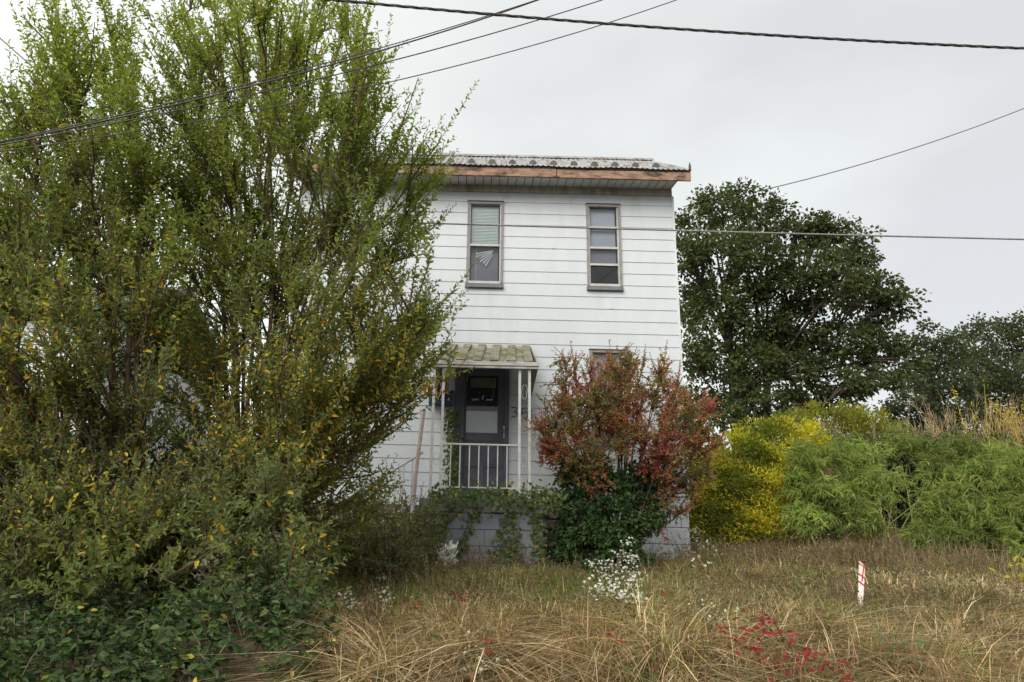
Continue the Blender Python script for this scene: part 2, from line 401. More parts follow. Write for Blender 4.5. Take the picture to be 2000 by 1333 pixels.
# roof: ribbed metal panels, front and rear slope
RY, RZ = 12.75, 8.86
xr0, xr1 = -3.07, 3.385
for side in (0, 1):
    npn = 9 if side == 0 else 3; pw = (xr1 - xr0) / npn
    for i in range(npn):
        xs = np.linspace(xr0 + i * pw, xr0 + (i + 1) * pw, 61 if side == 0 else 121)
        ph = (xs - xr0) / .082
        rib = np.clip(np.cos(ph * 2 * PI), .1, 1) * .018
        V = []
        for j, t in enumerate(np.linspace(0, 1, 5)):
            e = EY - .035 if side == 0 else 2 * RY - EY
            y = e + (RY - e) * t; z = 7.428 + (RZ - 7.428) * t
            wob = .006 * np.sin(xs * 3.1 + j * 1.7 + i)
            V.append(np.stack([xs, np.full_like(xs, y), z + rib + wob], -1))
        V = np.concatenate(V); m_ = len(xs); idx = np.arange(5 * m_).reshape(5, m_)
        Q = np.stack([idx[:-1, :-1], idx[:-1, 1:], idx[1:, 1:], idx[1:, :-1]], -1).reshape(-1, 4)
        V2 = V.copy(); V2[:, 2] -= .012 ; 
        npobj('roof_panel', np.concatenate([V, V2]), np.concatenate([Q, Q[:, ::-1] + len(V)]), 'roofmetal', house)
MB().prism([(xr0, RY - .13, RZ - .055), (xr0, RY, RZ + .045), (xr0, RY + .13, RZ - .055), (xr0, RY + .13, RZ - .04), (xr0, RY, RZ + .06), (xr0, RY - .13, RZ - .04)], (xr1 - xr0 - .03, 0, 0)).obj('ridge_cap', 'roofmetal', house)
MB().prism([(XR - .3, EY, 7.40), (XR - .3, 2 * RY - EY, 7.40), (XR - .3, RY, RZ - .03)], (.302, 0, 0)).obj('gable_wall', 'siding', house)
MB().prism([(XL, EY, 7.40), (XL, 2 * RY - EY, 7.40), (XL, RY, RZ - .03)], (.2, 0, 0)).obj('gable_wall', 'siding', house)
for yy in (EY, 2 * RY - EY):
    MB().prism([(3.335, yy, 7.30), (3.335, yy, 7.42), (3.335, RY, RZ - .012), (3.335, RY, RZ - .15)], (.022, 0, 0)).obj('rake_board', 'fascia', house)
sl = (RZ - 7.428) / (RY - EY + .035)
for k in range(19):
    x = -2.75 + k * .331
    if x > 3.2: continue
    y0 = EY + .22; z0 = 7.428 + sl * (y0 - EY + .035)
    pts = [(x + .062 * math.cos(a), y0, z0 + .018 + .075 * math.sin(a)) for a in np.linspace(0, PI, 8)]
    MB().prism(pts, (0, .012, 0)).obj('snow_guard', 'darkmetal', house)
MB().prism([(3.325, EY - .02, 7.43), (3.362, EY - .02, 7.43), (3.366, EY - .02, 7.50), (3.347, EY - .02, 7.575), (3.332, EY - .02, 7.51)], (0, .03, 0)).obj('bent_flashing', 'darkmetal', house)

# foundation below the siding
def courses(x0, x1, z0, z1, rows, bw, y0, y1, name, m, jit, parent, gap=.008):
    h = (z1 - z0) / rows
    for r in range(rows):
        x = x0; first = True
        while x < x1 - 1e-3:
            ww = bw * (.5 if (first and r % 2) else 1) * random.uniform(1 - jit * 8, 1 + jit * 8); first = False
            e = min(x1, x + ww)
            if x1 - e < .08: e = x1
            d = random.uniform(0, jit * 2.5)
            MB().box(x + gap / 2, e - gap / 2, y0 - d, y1, z0 + r * h + gap / 2, z0 + (r + 1) * h - gap / 2, jit).obj(name, m, parent, bevel=.006)
            x = e
MB().box(XL + .01, XR - .01, WY + .045, WY + .12, 1.2, 2.20).obj('foundation_core', 'stone', house)
courses(XL + .01, -.62, 1.30, 2.20, 6, .34, WY + .0, WY + .05, 'foundation_stone', 'stone', .012, house, .014)
courses(.90, 2.0, 1.30, 2.20, 6, .34, WY + .0, WY + .05, 'foundation_stone', 'stone', .012, house, .014)
courses(2.0, XR, 1.28, 2.20, 4, .42, WY - .02, WY + .05, 'foundation_block', 'whiteblock', .002, house, .006)

# ------------------------------------------------------------------ windows
def window(o, name, rails, kind):
    x0, x1, z0, z1 = o
    fr = MB().box(x0, x0 + .034, WY - .040, WY + .05, z0 + .075, z1)
    w = fr.obj('window', 'winframe', house)          # left jamb carries the window part
    MB().box(x1 - .034, x1, WY - .040, WY + .05, z0 + .075, z1).obj('jamb', 'winframe', w)
    MB().box(x0 + .034, x1 - .034, WY - .040, WY + .05, z1 - .042, z1).obj('head', 'winframe', w)
    MB().box(x0 - .008, x1 + .008, WY - .055, WY + .05, z1 + .001, z1 + .013).obj('head_flashing', 'sill', w)
    MB().box(x0 + .034, x1 - .034, WY - .030, WY + .05, z0 + .075, z0 + .115).obj('bottom_rail', 'winsash', w)
    MB().hexa([(x0 - .012, WY - .065, z0), (x1 + .012, WY - .065, z0), (x1 + .012, WY + .05, z0), (x0 - .012, WY + .05, z0),
               (x0 - .012, WY - .052, z0 + .062), (x1 + .012, WY - .052, z0 + .062), (x1 + .012, WY + .05, z0 + .074), (x0 - .012, WY + .05, z0 + .074)]).obj('sill', 'sill', w, bevel=.004)
    for a in (x0 + .034, x1 - .052):
        MB().box(a, a + .018, WY - .022, WY + .045, z0 + .115, z1 - .042).obj('stile', 'winsash', w)
    edges = [z1 - .042] + [r for r in rails] + [z0 + .115]
    for r in rails:
        MB().box(x0 + .052, x1 - .052, WY - .024, WY + .045, r - .017, r + .017).obj('meeting_rail', 'winsash', w)
    for t, b in zip(edges[:-1], edges[1:]):
        b2, t2 = b + (.017 if b in rails else 0), t - (.017 if t in rails else 0)
        MB().poly([(x0 + .052, WY + .012, b2), (x1 - .052, WY + .012, b2), (x1 - .052, WY + .012, t2), (x0 + .052, WY + .012, t2)]).obj('pane', 'glass', w)
    return w
wa = window(winA, 'window', [6.27], 'a')
for i in range(26):                                   # closed blind in the upper sash
    z = 6.945 - i * .0255
    MB().hexa([(-.07, WY + .050, z - .022), (.356, WY + .050, z - .022), (.356, WY + .054, z - .022), (-.07, WY + .054, z - .022),
               (-.07, WY + .062, z), (.356, WY + .062, z), (.356, WY + .066, z), (-.07, WY + .066, z)]).obj('blind_slat', 'blind', wa)
MB().box(-.074, .36, WY + .105, WY + .11, 5.66, 6.29).obj('shade', 'shade_dark', wa)
MB().box(-.078, .364, WY + .10, WY + .104, 6.29, 6.99).obj('shade', 'blind', wa)
hub = np.array([.30, WY + .055, 6.215])
for k, (a, L) in enumerate(((-167, .30), (-158, .31), (-149, .29), (-139, .30), (-128, .29), (-118, .30))):
    d = np.array([math.cos(math.radians(a)), 0, math.sin(math.radians(a))]); n_ = np.array([-d[2], 0, d[0]])
    s0 = hub - np.array([0, 0, .005 * k]) + d * (.015 + .01 * k); e = hub + d * L
    pts = [s0 - n_ * .004, e - n_ * .011, e + n_ * .011, s0 + n_ * .004]
    MB().prism(pts, (0, .002, 0)).obj('broken_slat', 'slat', wa)
MB().tube([(.01, WY + .05, 6.22), (.012, WY + .05, 5.68)], .003, 5).obj('blind_cord', 'slat', wa)
wb = window(winB, 'window', [6.62, 6.27, 5.985], 'b')
MB().box(1.83, 2.245, WY + .09, WY + .095, 6.27, 6.99).obj('shade', 'shade', wb)
MB().box(1.83, 2.245, WY + .075, WY + .08, 5.985, 6.27).obj('shade', 'shade_dark', wb)
wc_ = window(winC, 'window', [3.86], 'c')
MB().box(1.84, 2.255, WY + .09, WY + .095, 3.2, 4.55).obj('shade', 'shade', wc_)
MB().box(XL + .2, XR - .2, WY + 1.6, WY + 1.64, 2.3, 7.2).obj('room_partition', 'room', house)

# ------------------------------------------------------------------ front door
dx0, dx1 = wp(907, 800)[0], wp(985, 800)[0]
dz0, dz1 = 2.36, 4.36
MB().box(doorO[0], dx0, WY - .045, WY + .06, 2.30, 4.38).obj('door_jamb', 'doorframe', house, bevel=.005)
MB().box(dx1, doorO[1], WY - .045, WY + .06, 2.30, 4.38).obj('door_jamb', 'doorframe', house, bevel=.005)
MB().box(dx0, dx1, WY - .045, WY + .06, dz1, 4.38).obj('door_head', 'doorframe', house)
MB().box(doorO[0], doorO[1], WY - .07, WY + .06, 2.23, 2.299).obj('threshold', 'cap', house)
gz0, gz1 = wp(945, 846)[1], wp(945, 735)[1]
gx0, gx1 = wp(911, 800)[0], wp(972, 800)[0]
door = MB().box(dx0 + .002, gx0, WY - .012, WY + .03, 2.302, dz1 - .002).obj('door', 'door', house)
MB().box(gx1, dx1 - .002, WY - .012, WY + .03, 2.302, dz1 - .002).obj('stile', 'door', door)
MB().box(gx0, gx1, WY - .012, WY + .03, gz1, dz1 - .002).obj('top_rail', 'door', door)
zk = [gz0, gz0 - .14, gz0 - .40, gz0 - .47, 2.302]
MB().box(gx0, gx1, WY - .012, WY + .03, gz0 - .12, gz0).obj('lock_rail', 'door', door)
MB().box(gx0, gx1, WY - .002, WY + .03, gz0 - .20, gz0 - .12).obj('panel', 'door', door)
MB().box(gx0, gx1, WY - .012, WY + .03, gz0 - .50, gz0 - .20).obj('mid_rail', 'door', door)
xm = (gx0 + gx1) / 2
for a, b in ((gx0, xm - .04), (xm + .04, gx1)):
    MB().box(a, b, WY + .002, WY + .03, 2.42, gz0 - .50).obj('panel', 'door', door)
MB().box(xm - .04, xm + .04, WY - .012, WY + .03, 2.42, gz0 - .50).obj('mullion', 'door', door)
MB().box(gx0, gx1, WY - .012, WY + .03, 2.302, 2.42).obj('bottom_rail', 'door', door)
MB().poly([(gx0, WY + .006, gz0), (gx1, WY + .006, gz0), (gx1, WY + .006, gz1), (gx0, WY + .006, gz1)]).obj('pane', 'doorglass', door)
MB().box(gx0, gx1, WY + .014, WY + .018, gz0, wp(940, 803)[1]).obj('paper_panel', 'paper', door)
cz0, cz1 = wp(940, 757)[1], wp(940, 738)[1]
MB().box(wp(919, 750)[0], wp(969, 750)[0], WY + .016, WY + .022, cz0, cz1).obj('curtain', 'curtain', door)
MB().box(dx0, dx1, WY + .045, WY + .05, 2.3, dz1).obj('inner_door', 'interior', door)
p = at(943, 776, WY)
MB().poly([(p[0] - .012, WY + .012, p[2] - .04), (p[0] + .006, WY + .012, p[2] - .04), (p[0] + .014, WY + .012, p[2] + .01), (p[0] + .02, WY + .012, p[2] + .05), (p[0] + .002, WY + .012, p[2] + .02), (p[0] - .014, WY + .012, p[2] + .012)]).obj('paper_scrap', 'paper', door)
hx, hz = wp(984, 845)
MB().tube([(hx, WY - .03, hz - .085), (hx, WY - .05, hz - .07), (hx, WY - .05, hz + .07), (hx, WY - .03, hz + .085)], .010, 6).obj('door_pull', 'trim', door)
kx, kz = wp(903, 855)
MB().tube([(kx, WY - .045, kz), (kx, WY - .075, kz), (kx, WY - .10, kz)], [.012, .03, .022], 8).obj('door_knob', 'darkmetal', door)

# house number: thin black script digits on the siding
num = thing('house_number', (.72, WY - .03, 3.52), 'thin black house number digits on the siding right of the door', 'house number')
def digit(pts, cx_, cz_, s):
    P = [(cx_ + p[0] * s, WY - .034, cz_ + p[1] * s) for p in pts]
    MB().tube(P, .006, 5).obj('digit', 'numblack', num)
n1 = at(1004, 806, WY); s_ = .075
digit([(-.5, .8), (-.1, 1), (.4, .85), (.5, .5), (.2, .15), (-.15, .1), (.25, 0), (.55, -.35), (.4, -.8), (0, -1), (-.5, -.85)], n1[0], n1[2], s_)
digit([(.55, .9), (-.2, .3), (-.7, -.25), (.8, -.2), (.4, -.2), (.35, .5), (.35, -1)], n1[0] + .088, n1[2] - .005, s_)
digit([(.5, 1), (-.4, .95), (-.45, .15), (.1, .25), (.5, -.1), (.45, -.7), (0, -1), (-.5, -.8)], n1[0] + .165, n1[2] - .01, s_)
digit([(.0, .05), (-.4, .45), (-.25, .9), (.15, 1), (.4, .65), (.1, .1), (-.4, -.35), (-.35, -.85), (.05, -1), (.45, -.75), (.4, -.3), (.0, .05)], n1[0] + .235, n1[2] - .015, s_)

# ------------------------------------------------------------------ porch
PY = 9.55
PX0, PX1 = -.62, .925
porch = thing('porch', (.15, 10.2, 1.3), 'grey painted concrete block porch under the front door', 'porch')
courses(PX0, PX1, 1.24, 2.055, 4, .405, PY, PY + .12, 'block', 'block', .0015, porch, .007)
MB().box(PX0 + .01, PX1 - .01, PY + .012, PY + .11, 1.2, 2.05).obj('mortar_core', 'mortar', porch)
h = (2.055 - 1.24) / 4
for r in range(4):
    for k in range(3):
        MB().box(PX1 - .12, PX1 + .001 * k, PY + .128 + k * .42, PY + .54 + k * .42 - .006 - (.02 if k == 2 else 0), 1.24 + r * h + .0035, 1.24 + (r + 1) * h - .0035).obj('block', 'block', porch)
MB().box(PX0, PX0 + .12, PY + .13, WY - .05, 1.2, 2.055).obj('side_wall', 'block', porch)
MB().box(PX0 - .02, PX1 - .115, PY - .02, WY - .05, 2.06, 2.225).obj('floor_slab', 'cap', porch, bevel=.008)
MB().box(PX1 - .11, PX1 + .02, PY - .025, WY - .05, 2.06, 2.23).obj('edge_slab', 'cap', porch, bevel=.008)
# steps going down to the left along the wall
for i in range(4):
    x1 = PX0 - .025 - i * .27
    MB().box(x1 - .27, x1 - .001, PY + .06, WY - .12, 1.15, 2.06 - i * .185).obj('step', 'cap', porch, bevel=.008)

# railing
RYf = PY + .06
rail = thing('porch_railing', (.1, RYf, 2.23), 'white iron railing with thin balusters across the front of the porch', 'railing')
zr1, zr0 = 2.925, 2.372
MB().box(-.40, .612, RYf - .016, RYf + .016, zr1 - .014, zr1 + .008).obj('top_rail', 'iron', rail, bevel=.003)
MB().box(-.40, .612, RYf - .012, RYf + .012, zr0 - .008, zr0 + .008).obj('bottom_rail', 'iron', rail)
for i in range(7):
    x = -.262 + i * .1215
    MB().box(x - .0075, x + .0075, RYf - .0075, RYf + .0075, 2.23 if i == 3 else zr0 + .008, zr1 - .014).obj('baluster', 'iron', rail)
# sloping stair rail
srail = thing('stair_railing', (-1.1, RYf, 1.6), 'white iron handrail sloping down the hidden steps left of the porch', 'railing')
def slope_z(x): return 2.70 + (x + .785) * (2.70 - 2.16) / (-.785 + 1.62)
MB().tube([(-.62, RYf, slope_z(-.62)), (-1.05, RYf, slope_z(-1.05) - .005), (-1.62, RYf, slope_z(-1.62)), (-1.80, RYf, slope_z(-1.80) - .03)], .017, 6).obj('handrail', 'iron', srail)
MB().box(-1.505, -1.467, RYf - .019, RYf + .019, 1.42, slope_z(-1.486)).obj('newel_post', 'iron', srail)
for i in range(7):
    x = -1.39 + i * .107
    MB().box(x - .0075, x + .0075, RYf - .0075, RYf + .0075, max(1.5, slope_z(x) - .62), slope_z(x) - .01).obj('baluster', 'iron', srail)
MB().tube([(-1.47, RYf, slope_z(-1.47) - .58), (-.62, RYf, slope_z(-.62) - .58)], .010, 5).obj('bottom_rail', 'iron', srail)

# ------------------------------------------------------------------ canopy over the door
can = thing('door_canopy', (.2, WY, 3.95), 'weathered aluminium canopy with mossy ribbed panels over the front door', 'canopy')
CXl, CXr = -.47, .80; CYf = PY + .02; ct = at(1037, 681, WY)[2]; cf = 4.02
cxl_t, cxr_t = -.36, .855
npn = 11
for i in range(npn):
    a, b = i / npn, (i + 1) / npn
    raised = .032 if i % 2 == 0 else 0
    x0, x1 = CXl + (CXr - CXl) * a, CXl + (CXr - CXl) * b
    t0, t1 = cxl_t + (cxr_t - cxl_t) * a, cxl_t + (cxr_t - cxl_t) * b
    ext = 0 if raised else .0
    MB().hexa([(x0, CYf + .03, cf + raised), (x1, CYf + .03, cf + raised), (t1, WY - .035 - (0 if raised else .10), ct + raised - (0 if raised else .05)), (t0, WY - .035 - (0 if raised else .10), ct + raised - (0 if raised else .05)),
               (x0, CYf + .03, cf + raised + .006), (x1, CYf + .03, cf + raised + .006), (t1, WY - .035 - (0 if raised else .10), ct + raised + .006 - (0 if raised else .05)), (t0, WY - .035 - (0 if raised else .10), ct + raised + .006 - (0 if raised else .05))]).obj('awning_panel', 'awning', can)
MB().box(CXl - .06, CXr + .075, CYf - .035, CYf + .03, cf - .055, cf + .005).obj('gutter', 'gutter', can, bevel=.006)
MB().box(CXl - .05, CXr + .06, CYf - .02, CYf + .03, cf - .085, cf - .056).obj('gutter_lip', 'gutter', can)
for xs, xt in ((CXr + .055, cxr_t + .01), (CXl - .045, cxl_t - .02)):
    MB().prism([(xs, CYf + .031, cf - .08), (xs, WY - .036, cf - .28), (xt, WY - .036, ct + .01), (xs, CYf + .031, cf)], (.012, 0, 0)).obj('side_panel', 'awning', can)
MB().box(cxl_t - .02, cxr_t + .02, WY - .034, WY - .026, ct - .04, ct + .035).obj('wall_flashing', 'gutter', can)
# posts
def post(px_list, label, mname='iron'):
    t = thing('canopy_post', (px_list[0], RYf, 2.23), label, 'post', 'canopy posts')
    for x in px_list:
        MB().box(x - .017, x + .017, RYf - .017, RYf + .017, 2.226, cf - .086).obj('upright', mname, t)
    a, b = px_list[0] + .017, px_list[1] - .017
    for zc_, r in ((3.62, .06), (2.72, .05)):
        P = [((a + b) / 2 + (b - a) * .48 * math.cos(u) * (1 - .06 * u), RYf, zc_ + r * 2 * math.sin(u) * (1 - .06 * u)) for u in np.linspace(0, 2.1 * PI, 20)]
        MB().tube(P, .0032, 4).obj('scroll', 'iron', t)
    return t
post([.625, .755], 'white iron double canopy post with scrollwork right of the door')
post([-.51, -.385], 'white iron double canopy post left of the door behind branches')
pp = thing('leaning_pole', (-.72, RYf - .05, 2.0), 'leaning pole with peeling white and rust pink paint at the top of the steps', 'pole')
MB().tube([(-.725, RYf - .06, 1.9), (-.70, RYf - .06, 2.5), (-.66, RYf - .05, 3.0), (-.63, RYf - .05, 3.35)], .026, 8).obj('shaft', 'rustpost', pp)

# mailbox, notice and autumn flowers left of the door
mlb = thing('mailbox', (-.42, WY - .1, 3.72), 'dark blue mailbox with cream marks on the siding left of the door', 'mailbox')
b0, b1 = at(838, 794, WY), at(886, 767, WY)
MB().box(b0[0], b1[0], WY - .17, WY - .03, b0[2], b1[2] - .02).obj('body', 'blue', mlb, bevel=.01)
MB().box(b0[0] - .008, b1[0] + .008, WY - .185, WY - .03, b1[2] - .019, b1[2]).obj('lid', 'blue', mlb, bevel=.006)
for px in (862, 876):
    q = at(px, 780, WY - .172); MB().prism([(q[0] - .018, WY - .172, q[2] - .02), (q[0] + .018, WY - .172, q[2] - .02), (q[0] + .002, WY - .172, q[2] + .03)], (0, -.002, 0)).obj('emblem', 'cream', mlb)
nb0, nb1 = at(863, 817, WY), at(882, 797, WY)
tag(MB().box(nb0[0], nb1[0], WY - .05, WY - .032, nb0[2], nb1[2]).obj('notice_card', 'tan'), 'small tan card fixed below the dark blue mailbox', 'card')
# ------------------------------------------------------------------ neighbouring house far left behind the shrubs
nbh = thing('neighbour_house', (-10, 15, 1.3), 'white sided neighbouring house glimpsed behind the shrubs at the left', 'house')
nx0, nx1, nyf = -14.5, -7.15, 14.0
for k in range(20):
    z = 1.9 + k * .2
    MB().hexa([(nx0, nyf - .024, z), (nx1, nyf - .024, z), (nx1, nyf + .01, z), (nx0, nyf + .01, z), (nx0, nyf - .004, z + .2), (nx1, nyf - .004, z + .2), (nx1, nyf + .01, z + .2), (nx0, nyf + .01, z + .2)]).obj('siding_board', 'siding', nbh)
MB().box(nx0 + .02, nx1 - .02, nyf + .012, nyf + 6, 1.2, 5.9).obj('wall', 'siding', nbh)
MB().prism([(nx0 - .3, nyf - .4, 5.88), (nx0 - .3, nyf + 3, 7.4), (nx0 - .3, nyf + 6.4, 5.88), (nx0 - .3, nyf + 6.4, 6.0), (nx0 - .3, nyf + 3, 7.55), (nx0 - .3, nyf - .4, 6.0)], (nx1 - nx0 + .6, 0, 0)).obj('roof', 'shingle', nbh)
nwz = MB().box(-8.9, -8.2, nyf - .05, nyf - .026, 3.0, 4.3).obj('window', 'winframe', nbh)
MB().box(-8.84, -8.26, nyf - .056, nyf - .051, 3.06, 4.24).obj('pane', 'interior', nwz)
#VEG
# ------------------------------------------------------------------ plant generators
def plant(name, base, label, cat, group=None): return thing(name, base, label, cat, group)

def foliage(parent, name, V, Fq, C, m='leaf'):
    return tag(npobj(name, V, Fq, m, parent, C), kind='stuff')

def shrub_tree(root, base, tips, colfn, stem_r=.03, nb=24, nsh=7, lb=.8, leafL=.055, leafW=.026, shoot=(.16, .42), tmin=.28, spread=.7, up=.45, leafstep=.021,
               wand=.7, bark='bark', k0=.25, keep=None, leafmat_='leaf', sec=None, srand=.65, tw_=.75):
    """Multi-stemmed shrub: stems fan from the base to the tips, branches, leafy shoots along them."""
    tips = np.array(tips, float); n = len(tips); base = np.array(base, float)
    p0 = base[None] + rng.normal(size=(n, 3)) * np.array([.07, .07, 0]); d = tips - p0
    p1 = p0 + d * np.array([k0, k0, .55]) + rng.normal(size=(n, 3)) * .10
    S = bez(p0, p1, tips, 16); t = np.linspace(0, 1, 16)
    S = S + (np.cumsum(rng.normal(size=S.shape) * .012, axis=1)) * t[None, :, None]
    r = stem_r * rng.uniform(.6, 1.2, (n, 1)) * (1 - .85 * t[None]) + .004
    tm = np.full(n, tmin)
    if sec is not None:
        sec = np.array(sec, float); F_ = S[:, 3:].reshape(-1, 3); S2 = []
        for q in sec:
            dd = np.linalg.norm(F_ - q, axis=1) + np.where(F_[:, 2] > q[2] - .35, 3.0, 0); S2.append(F_[np.argmin(dd)])
        a = np.array(S2); dv = sec - a
        B2 = bez(a, a + dv * np.array([.45, .45, .6]) + rng.normal(size=a.shape) * .08, sec, 16)
        B2 = B2 + np.cumsum(rng.normal(size=B2.shape) * .010, axis=1) * t[None, :, None]
        r2 = stem_r * .42 * rng.uniform(.6, 1.2, (len(sec), 1)) * (1 - .85 * t[None]) + .0035
        S = np.concatenate([S, B2]); r = np.concatenate([r, r2]); tm = np.concatenate([tm, np.full(len(sec), .15)]); n = len(S)
    V, Q = tubes(S, r, 6); npobj('trunk', V, Q, bark, root, smooth=True)
    # branches
    ci = np.repeat(np.arange(n), nb); tb = tm[ci] + (.98 - tm[ci]) * rng.uniform(0, 1, len(ci)); P, T = lerp_curve(S, ci, tb)
    out = unit((P - base) * np.array([1, 1, 0]) + 1e-3)
    D = unit(T * .8 * tw_ + out * rng.uniform(0, spread, (len(ci), 1)) + rvec(len(ci)) * (.55 + max(0, srand - .65)) + np.array([0, 0, up]))
    Lb = lb * rng.uniform(.45, 1.2, (len(ci), 1)) * (1.1 - .55 * tb[:, None])
    B = bez(P, P + D * Lb * .5, P + D * Lb + np.array([0, 0, .2]) * Lb, 6)
    rb = .0075 * rng.uniform(.6, 1.3, (len(ci), 1)) * (1 - .75 * np.linspace(0, 1, 6)[None]) + .0018
    # leafy shoots
    si = np.repeat(np.arange(len(ci)), nsh); ts = rng.uniform(.12, 1, len(si)); P2, T2 = lerp_curve(B, si, ts)
    D2 = unit(T2 * tw_ + rvec(len(si)) * srand + np.array([0, 0, .35 * tw_ / .75])); L2 = rng.uniform(*shoot, (len(si), 1))
    # long upright wands at stem ends and along the upper stems
    wi = np.concatenate([np.repeat(np.arange(n), 3), np.repeat(np.arange(len(tips)), 7)]); tw = rng.uniform(.72, 1, len(wi)); P3, T3 = lerp_curve(S, wi, tw)
    D3 = unit(T3 + rvec(len(wi)) * .22 + np.array([0, 0, .35])); L3 = wand * rng.uniform(.5, 1.15, (len(wi), 1)) * np.where(np.arange(len(wi)) >= 3 * n, 1.25, .9)[:, None]
    Pa, Da, La = np.concatenate([P2, P3]), np.concatenate([D2, D3]), np.concatenate([L2, L3])
    if keep is not None:
        kk = keep(Pa + Da * La * .7); Pa, Da, La = Pa[kk], Da[kk], La[kk]
        kb = keep(B[:, -1]); B, rb = B[kb], rb[kb]
    SH = bez(Pa, Pa + Da * La * .5, Pa + Da * La + np.array([0, 0, .10]) * La, 4)
    V1, Q1 = tubes(B, rb, 4); V2, Q2 = tubes(SH, np.full((len(SH), 4), .0022) * np.array([1.2, 1, .8, .5]), 3)
    tag(npobj('twigs', np.concatenate([V1, V2]), np.concatenate([Q1, Q2 + len(V1)]), bark, root), kind='stuff')
    nl = np.maximum(3, (La[:, 0] / leafstep).astype(int)); li = np.repeat(np.arange(len(SH)), nl)
    tl = np.concatenate([np.linspace(.06, 1, q) for q in nl]); P4, T4 = lerp_curve(SH, li, tl)
    ph = np.concatenate([np.arange(q) * 2.4 + rng.uniform(0, 6) for q in nl])
    ref = unit(np.cross(T4, np.array([.3, .2, 1.]))); ref2 = np.cross(T4, ref)
    lat = ref * np.cos(ph)[:, None] + ref2 * np.sin(ph)[:, None]
    D4 = unit(T4 * .75 + lat * .8 + rng.normal(size=lat.shape) * .25 + np.array([0, 0, -.05]))
    N4 = unit(np.array([0, -.45, .75]) + rvec(len(D4)) * .85)
    L4 = leafL * rng.uniform(.55, 1.25, len(D4)) * np.clip(1.15 - .45 * tl, .5, 1.2); W4 = leafW / leafL * L4 * rng.uniform(.8, 1.15, len(D4))
    foliage(root, 'crown', *leafgeo(P4, D4, N4, L4, W4, colfn(P4)), leafmat_)
    return len(P4)

def blob_leaves(lobes, per_area, L, W, colfn, droop=.2, gap=.35, clump=.22, simple=True, nrm_up=.6, dirdown=.2, shell=.45):
    """Leaf clumps spread through overlapping ellipsoid lobes (centre, radii)."""
    Ps, Cs, Ds = [], [], []
    for (c, r) in lobes:
        c = np.array(c, float); r = np.broadcast_to(np.array(r, float), (3,)); area = (r.prod()) ** (2 / 3.)
        nc = max(4, int(area * per_area[0]))
        u = rvec(nc) * (shell + (1 - shell) * rng.uniform(0, 1, (nc, 1)) ** .5); cc = c + u * r
        k = rng.poisson(per_area[1], nc) + 4; i = np.repeat(np.arange(nc), k)
        off = rvec(len(i)) * rng.uniform(0, 1, (len(i), 1)) ** .6 * clump * rng.uniform(.6, 1.35, nc)[i][:, None]
        P = cc[i] + off * np.array([1, 1, .7]); Ps.append(P)
        Ds.append(unit(unit(off) * .7 + u[i] * .5 + rvec(len(i)) * .5 + np.array([0, 0, -dirdown])))
        Cs.append((1 + rng.uniform(-.25, .25, nc))[i])
    P = np.concatenate(Ps); D = np.concatenate(Ds); sh = np.concatenate(Cs)[:, None]
    N = unit(np.array([0, -.2, nrm_up]) + rvec(len(P)) * .7); l = L * rng.uniform(.6, 1.25, len(P))
    return leafgeo(P, D, N, l, l * W / L * rng.uniform(.8, 1.2, len(P)), np.clip(colfn(P) * sh, 0, 1), .15, droop, simple)

def limb(a, b, r0, r1, k=8, wob=.04, bend=(0, 0, 0)):
    a, b = np.array(a, float)[None], np.array(b, float)[None]
    C = bez(a, (a + b) / 2 + np.array(bend), b, k); C = C + np.cumsum(rng.normal(size=C.shape) * wob, 1) * np.linspace(0, 1, k)[None, :, None] * .5
    return C, np.linspace(r0, r1, k)[None]
def limbs_obj(name, L, m, parent, sides=7, stuff=False):
    Vs, Qs, o = [], [], 0
    for C, R in L:
        V, Q = tubes(C, R, sides); Vs.append(V); Qs.append(Q + o); o += len(V)
    ob = npobj(name, np.concatenate(Vs), np.concatenate(Qs), m, parent, smooth=True)
    return tag(ob, kind='stuff') if stuff else ob

# ------------------------------------------------------------------ the tall shrubby trees at the left
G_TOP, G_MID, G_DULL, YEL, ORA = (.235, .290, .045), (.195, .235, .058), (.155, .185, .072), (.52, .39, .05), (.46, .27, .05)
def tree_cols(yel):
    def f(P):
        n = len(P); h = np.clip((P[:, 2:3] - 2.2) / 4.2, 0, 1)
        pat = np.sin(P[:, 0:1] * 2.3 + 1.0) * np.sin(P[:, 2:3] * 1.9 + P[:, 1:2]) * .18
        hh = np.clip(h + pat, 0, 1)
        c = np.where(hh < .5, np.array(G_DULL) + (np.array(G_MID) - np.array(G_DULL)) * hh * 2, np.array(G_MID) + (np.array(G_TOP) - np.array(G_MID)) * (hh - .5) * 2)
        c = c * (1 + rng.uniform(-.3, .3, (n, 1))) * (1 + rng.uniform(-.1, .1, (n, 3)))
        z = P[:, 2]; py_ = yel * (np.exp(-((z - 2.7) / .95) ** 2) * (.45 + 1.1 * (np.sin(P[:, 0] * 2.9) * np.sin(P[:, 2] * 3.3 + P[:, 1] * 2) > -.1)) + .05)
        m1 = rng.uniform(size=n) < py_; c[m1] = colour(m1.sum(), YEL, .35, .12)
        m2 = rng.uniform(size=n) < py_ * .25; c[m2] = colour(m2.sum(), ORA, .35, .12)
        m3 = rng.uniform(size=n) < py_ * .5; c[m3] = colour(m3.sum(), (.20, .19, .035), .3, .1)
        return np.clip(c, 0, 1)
    return f
def T(l): return [at(*q) for q in l]
def inside(poly, x, y):
    c = False; j = len(poly) - 1
    for i in range(len(poly)):
        xi, yi = poly[i]; xj, yj = poly[j]
        if (yi > y) != (yj > y) and x < (xj - xi) * (y - yi) / (yj - yi) + xi: c = not c
        j = i
    return c
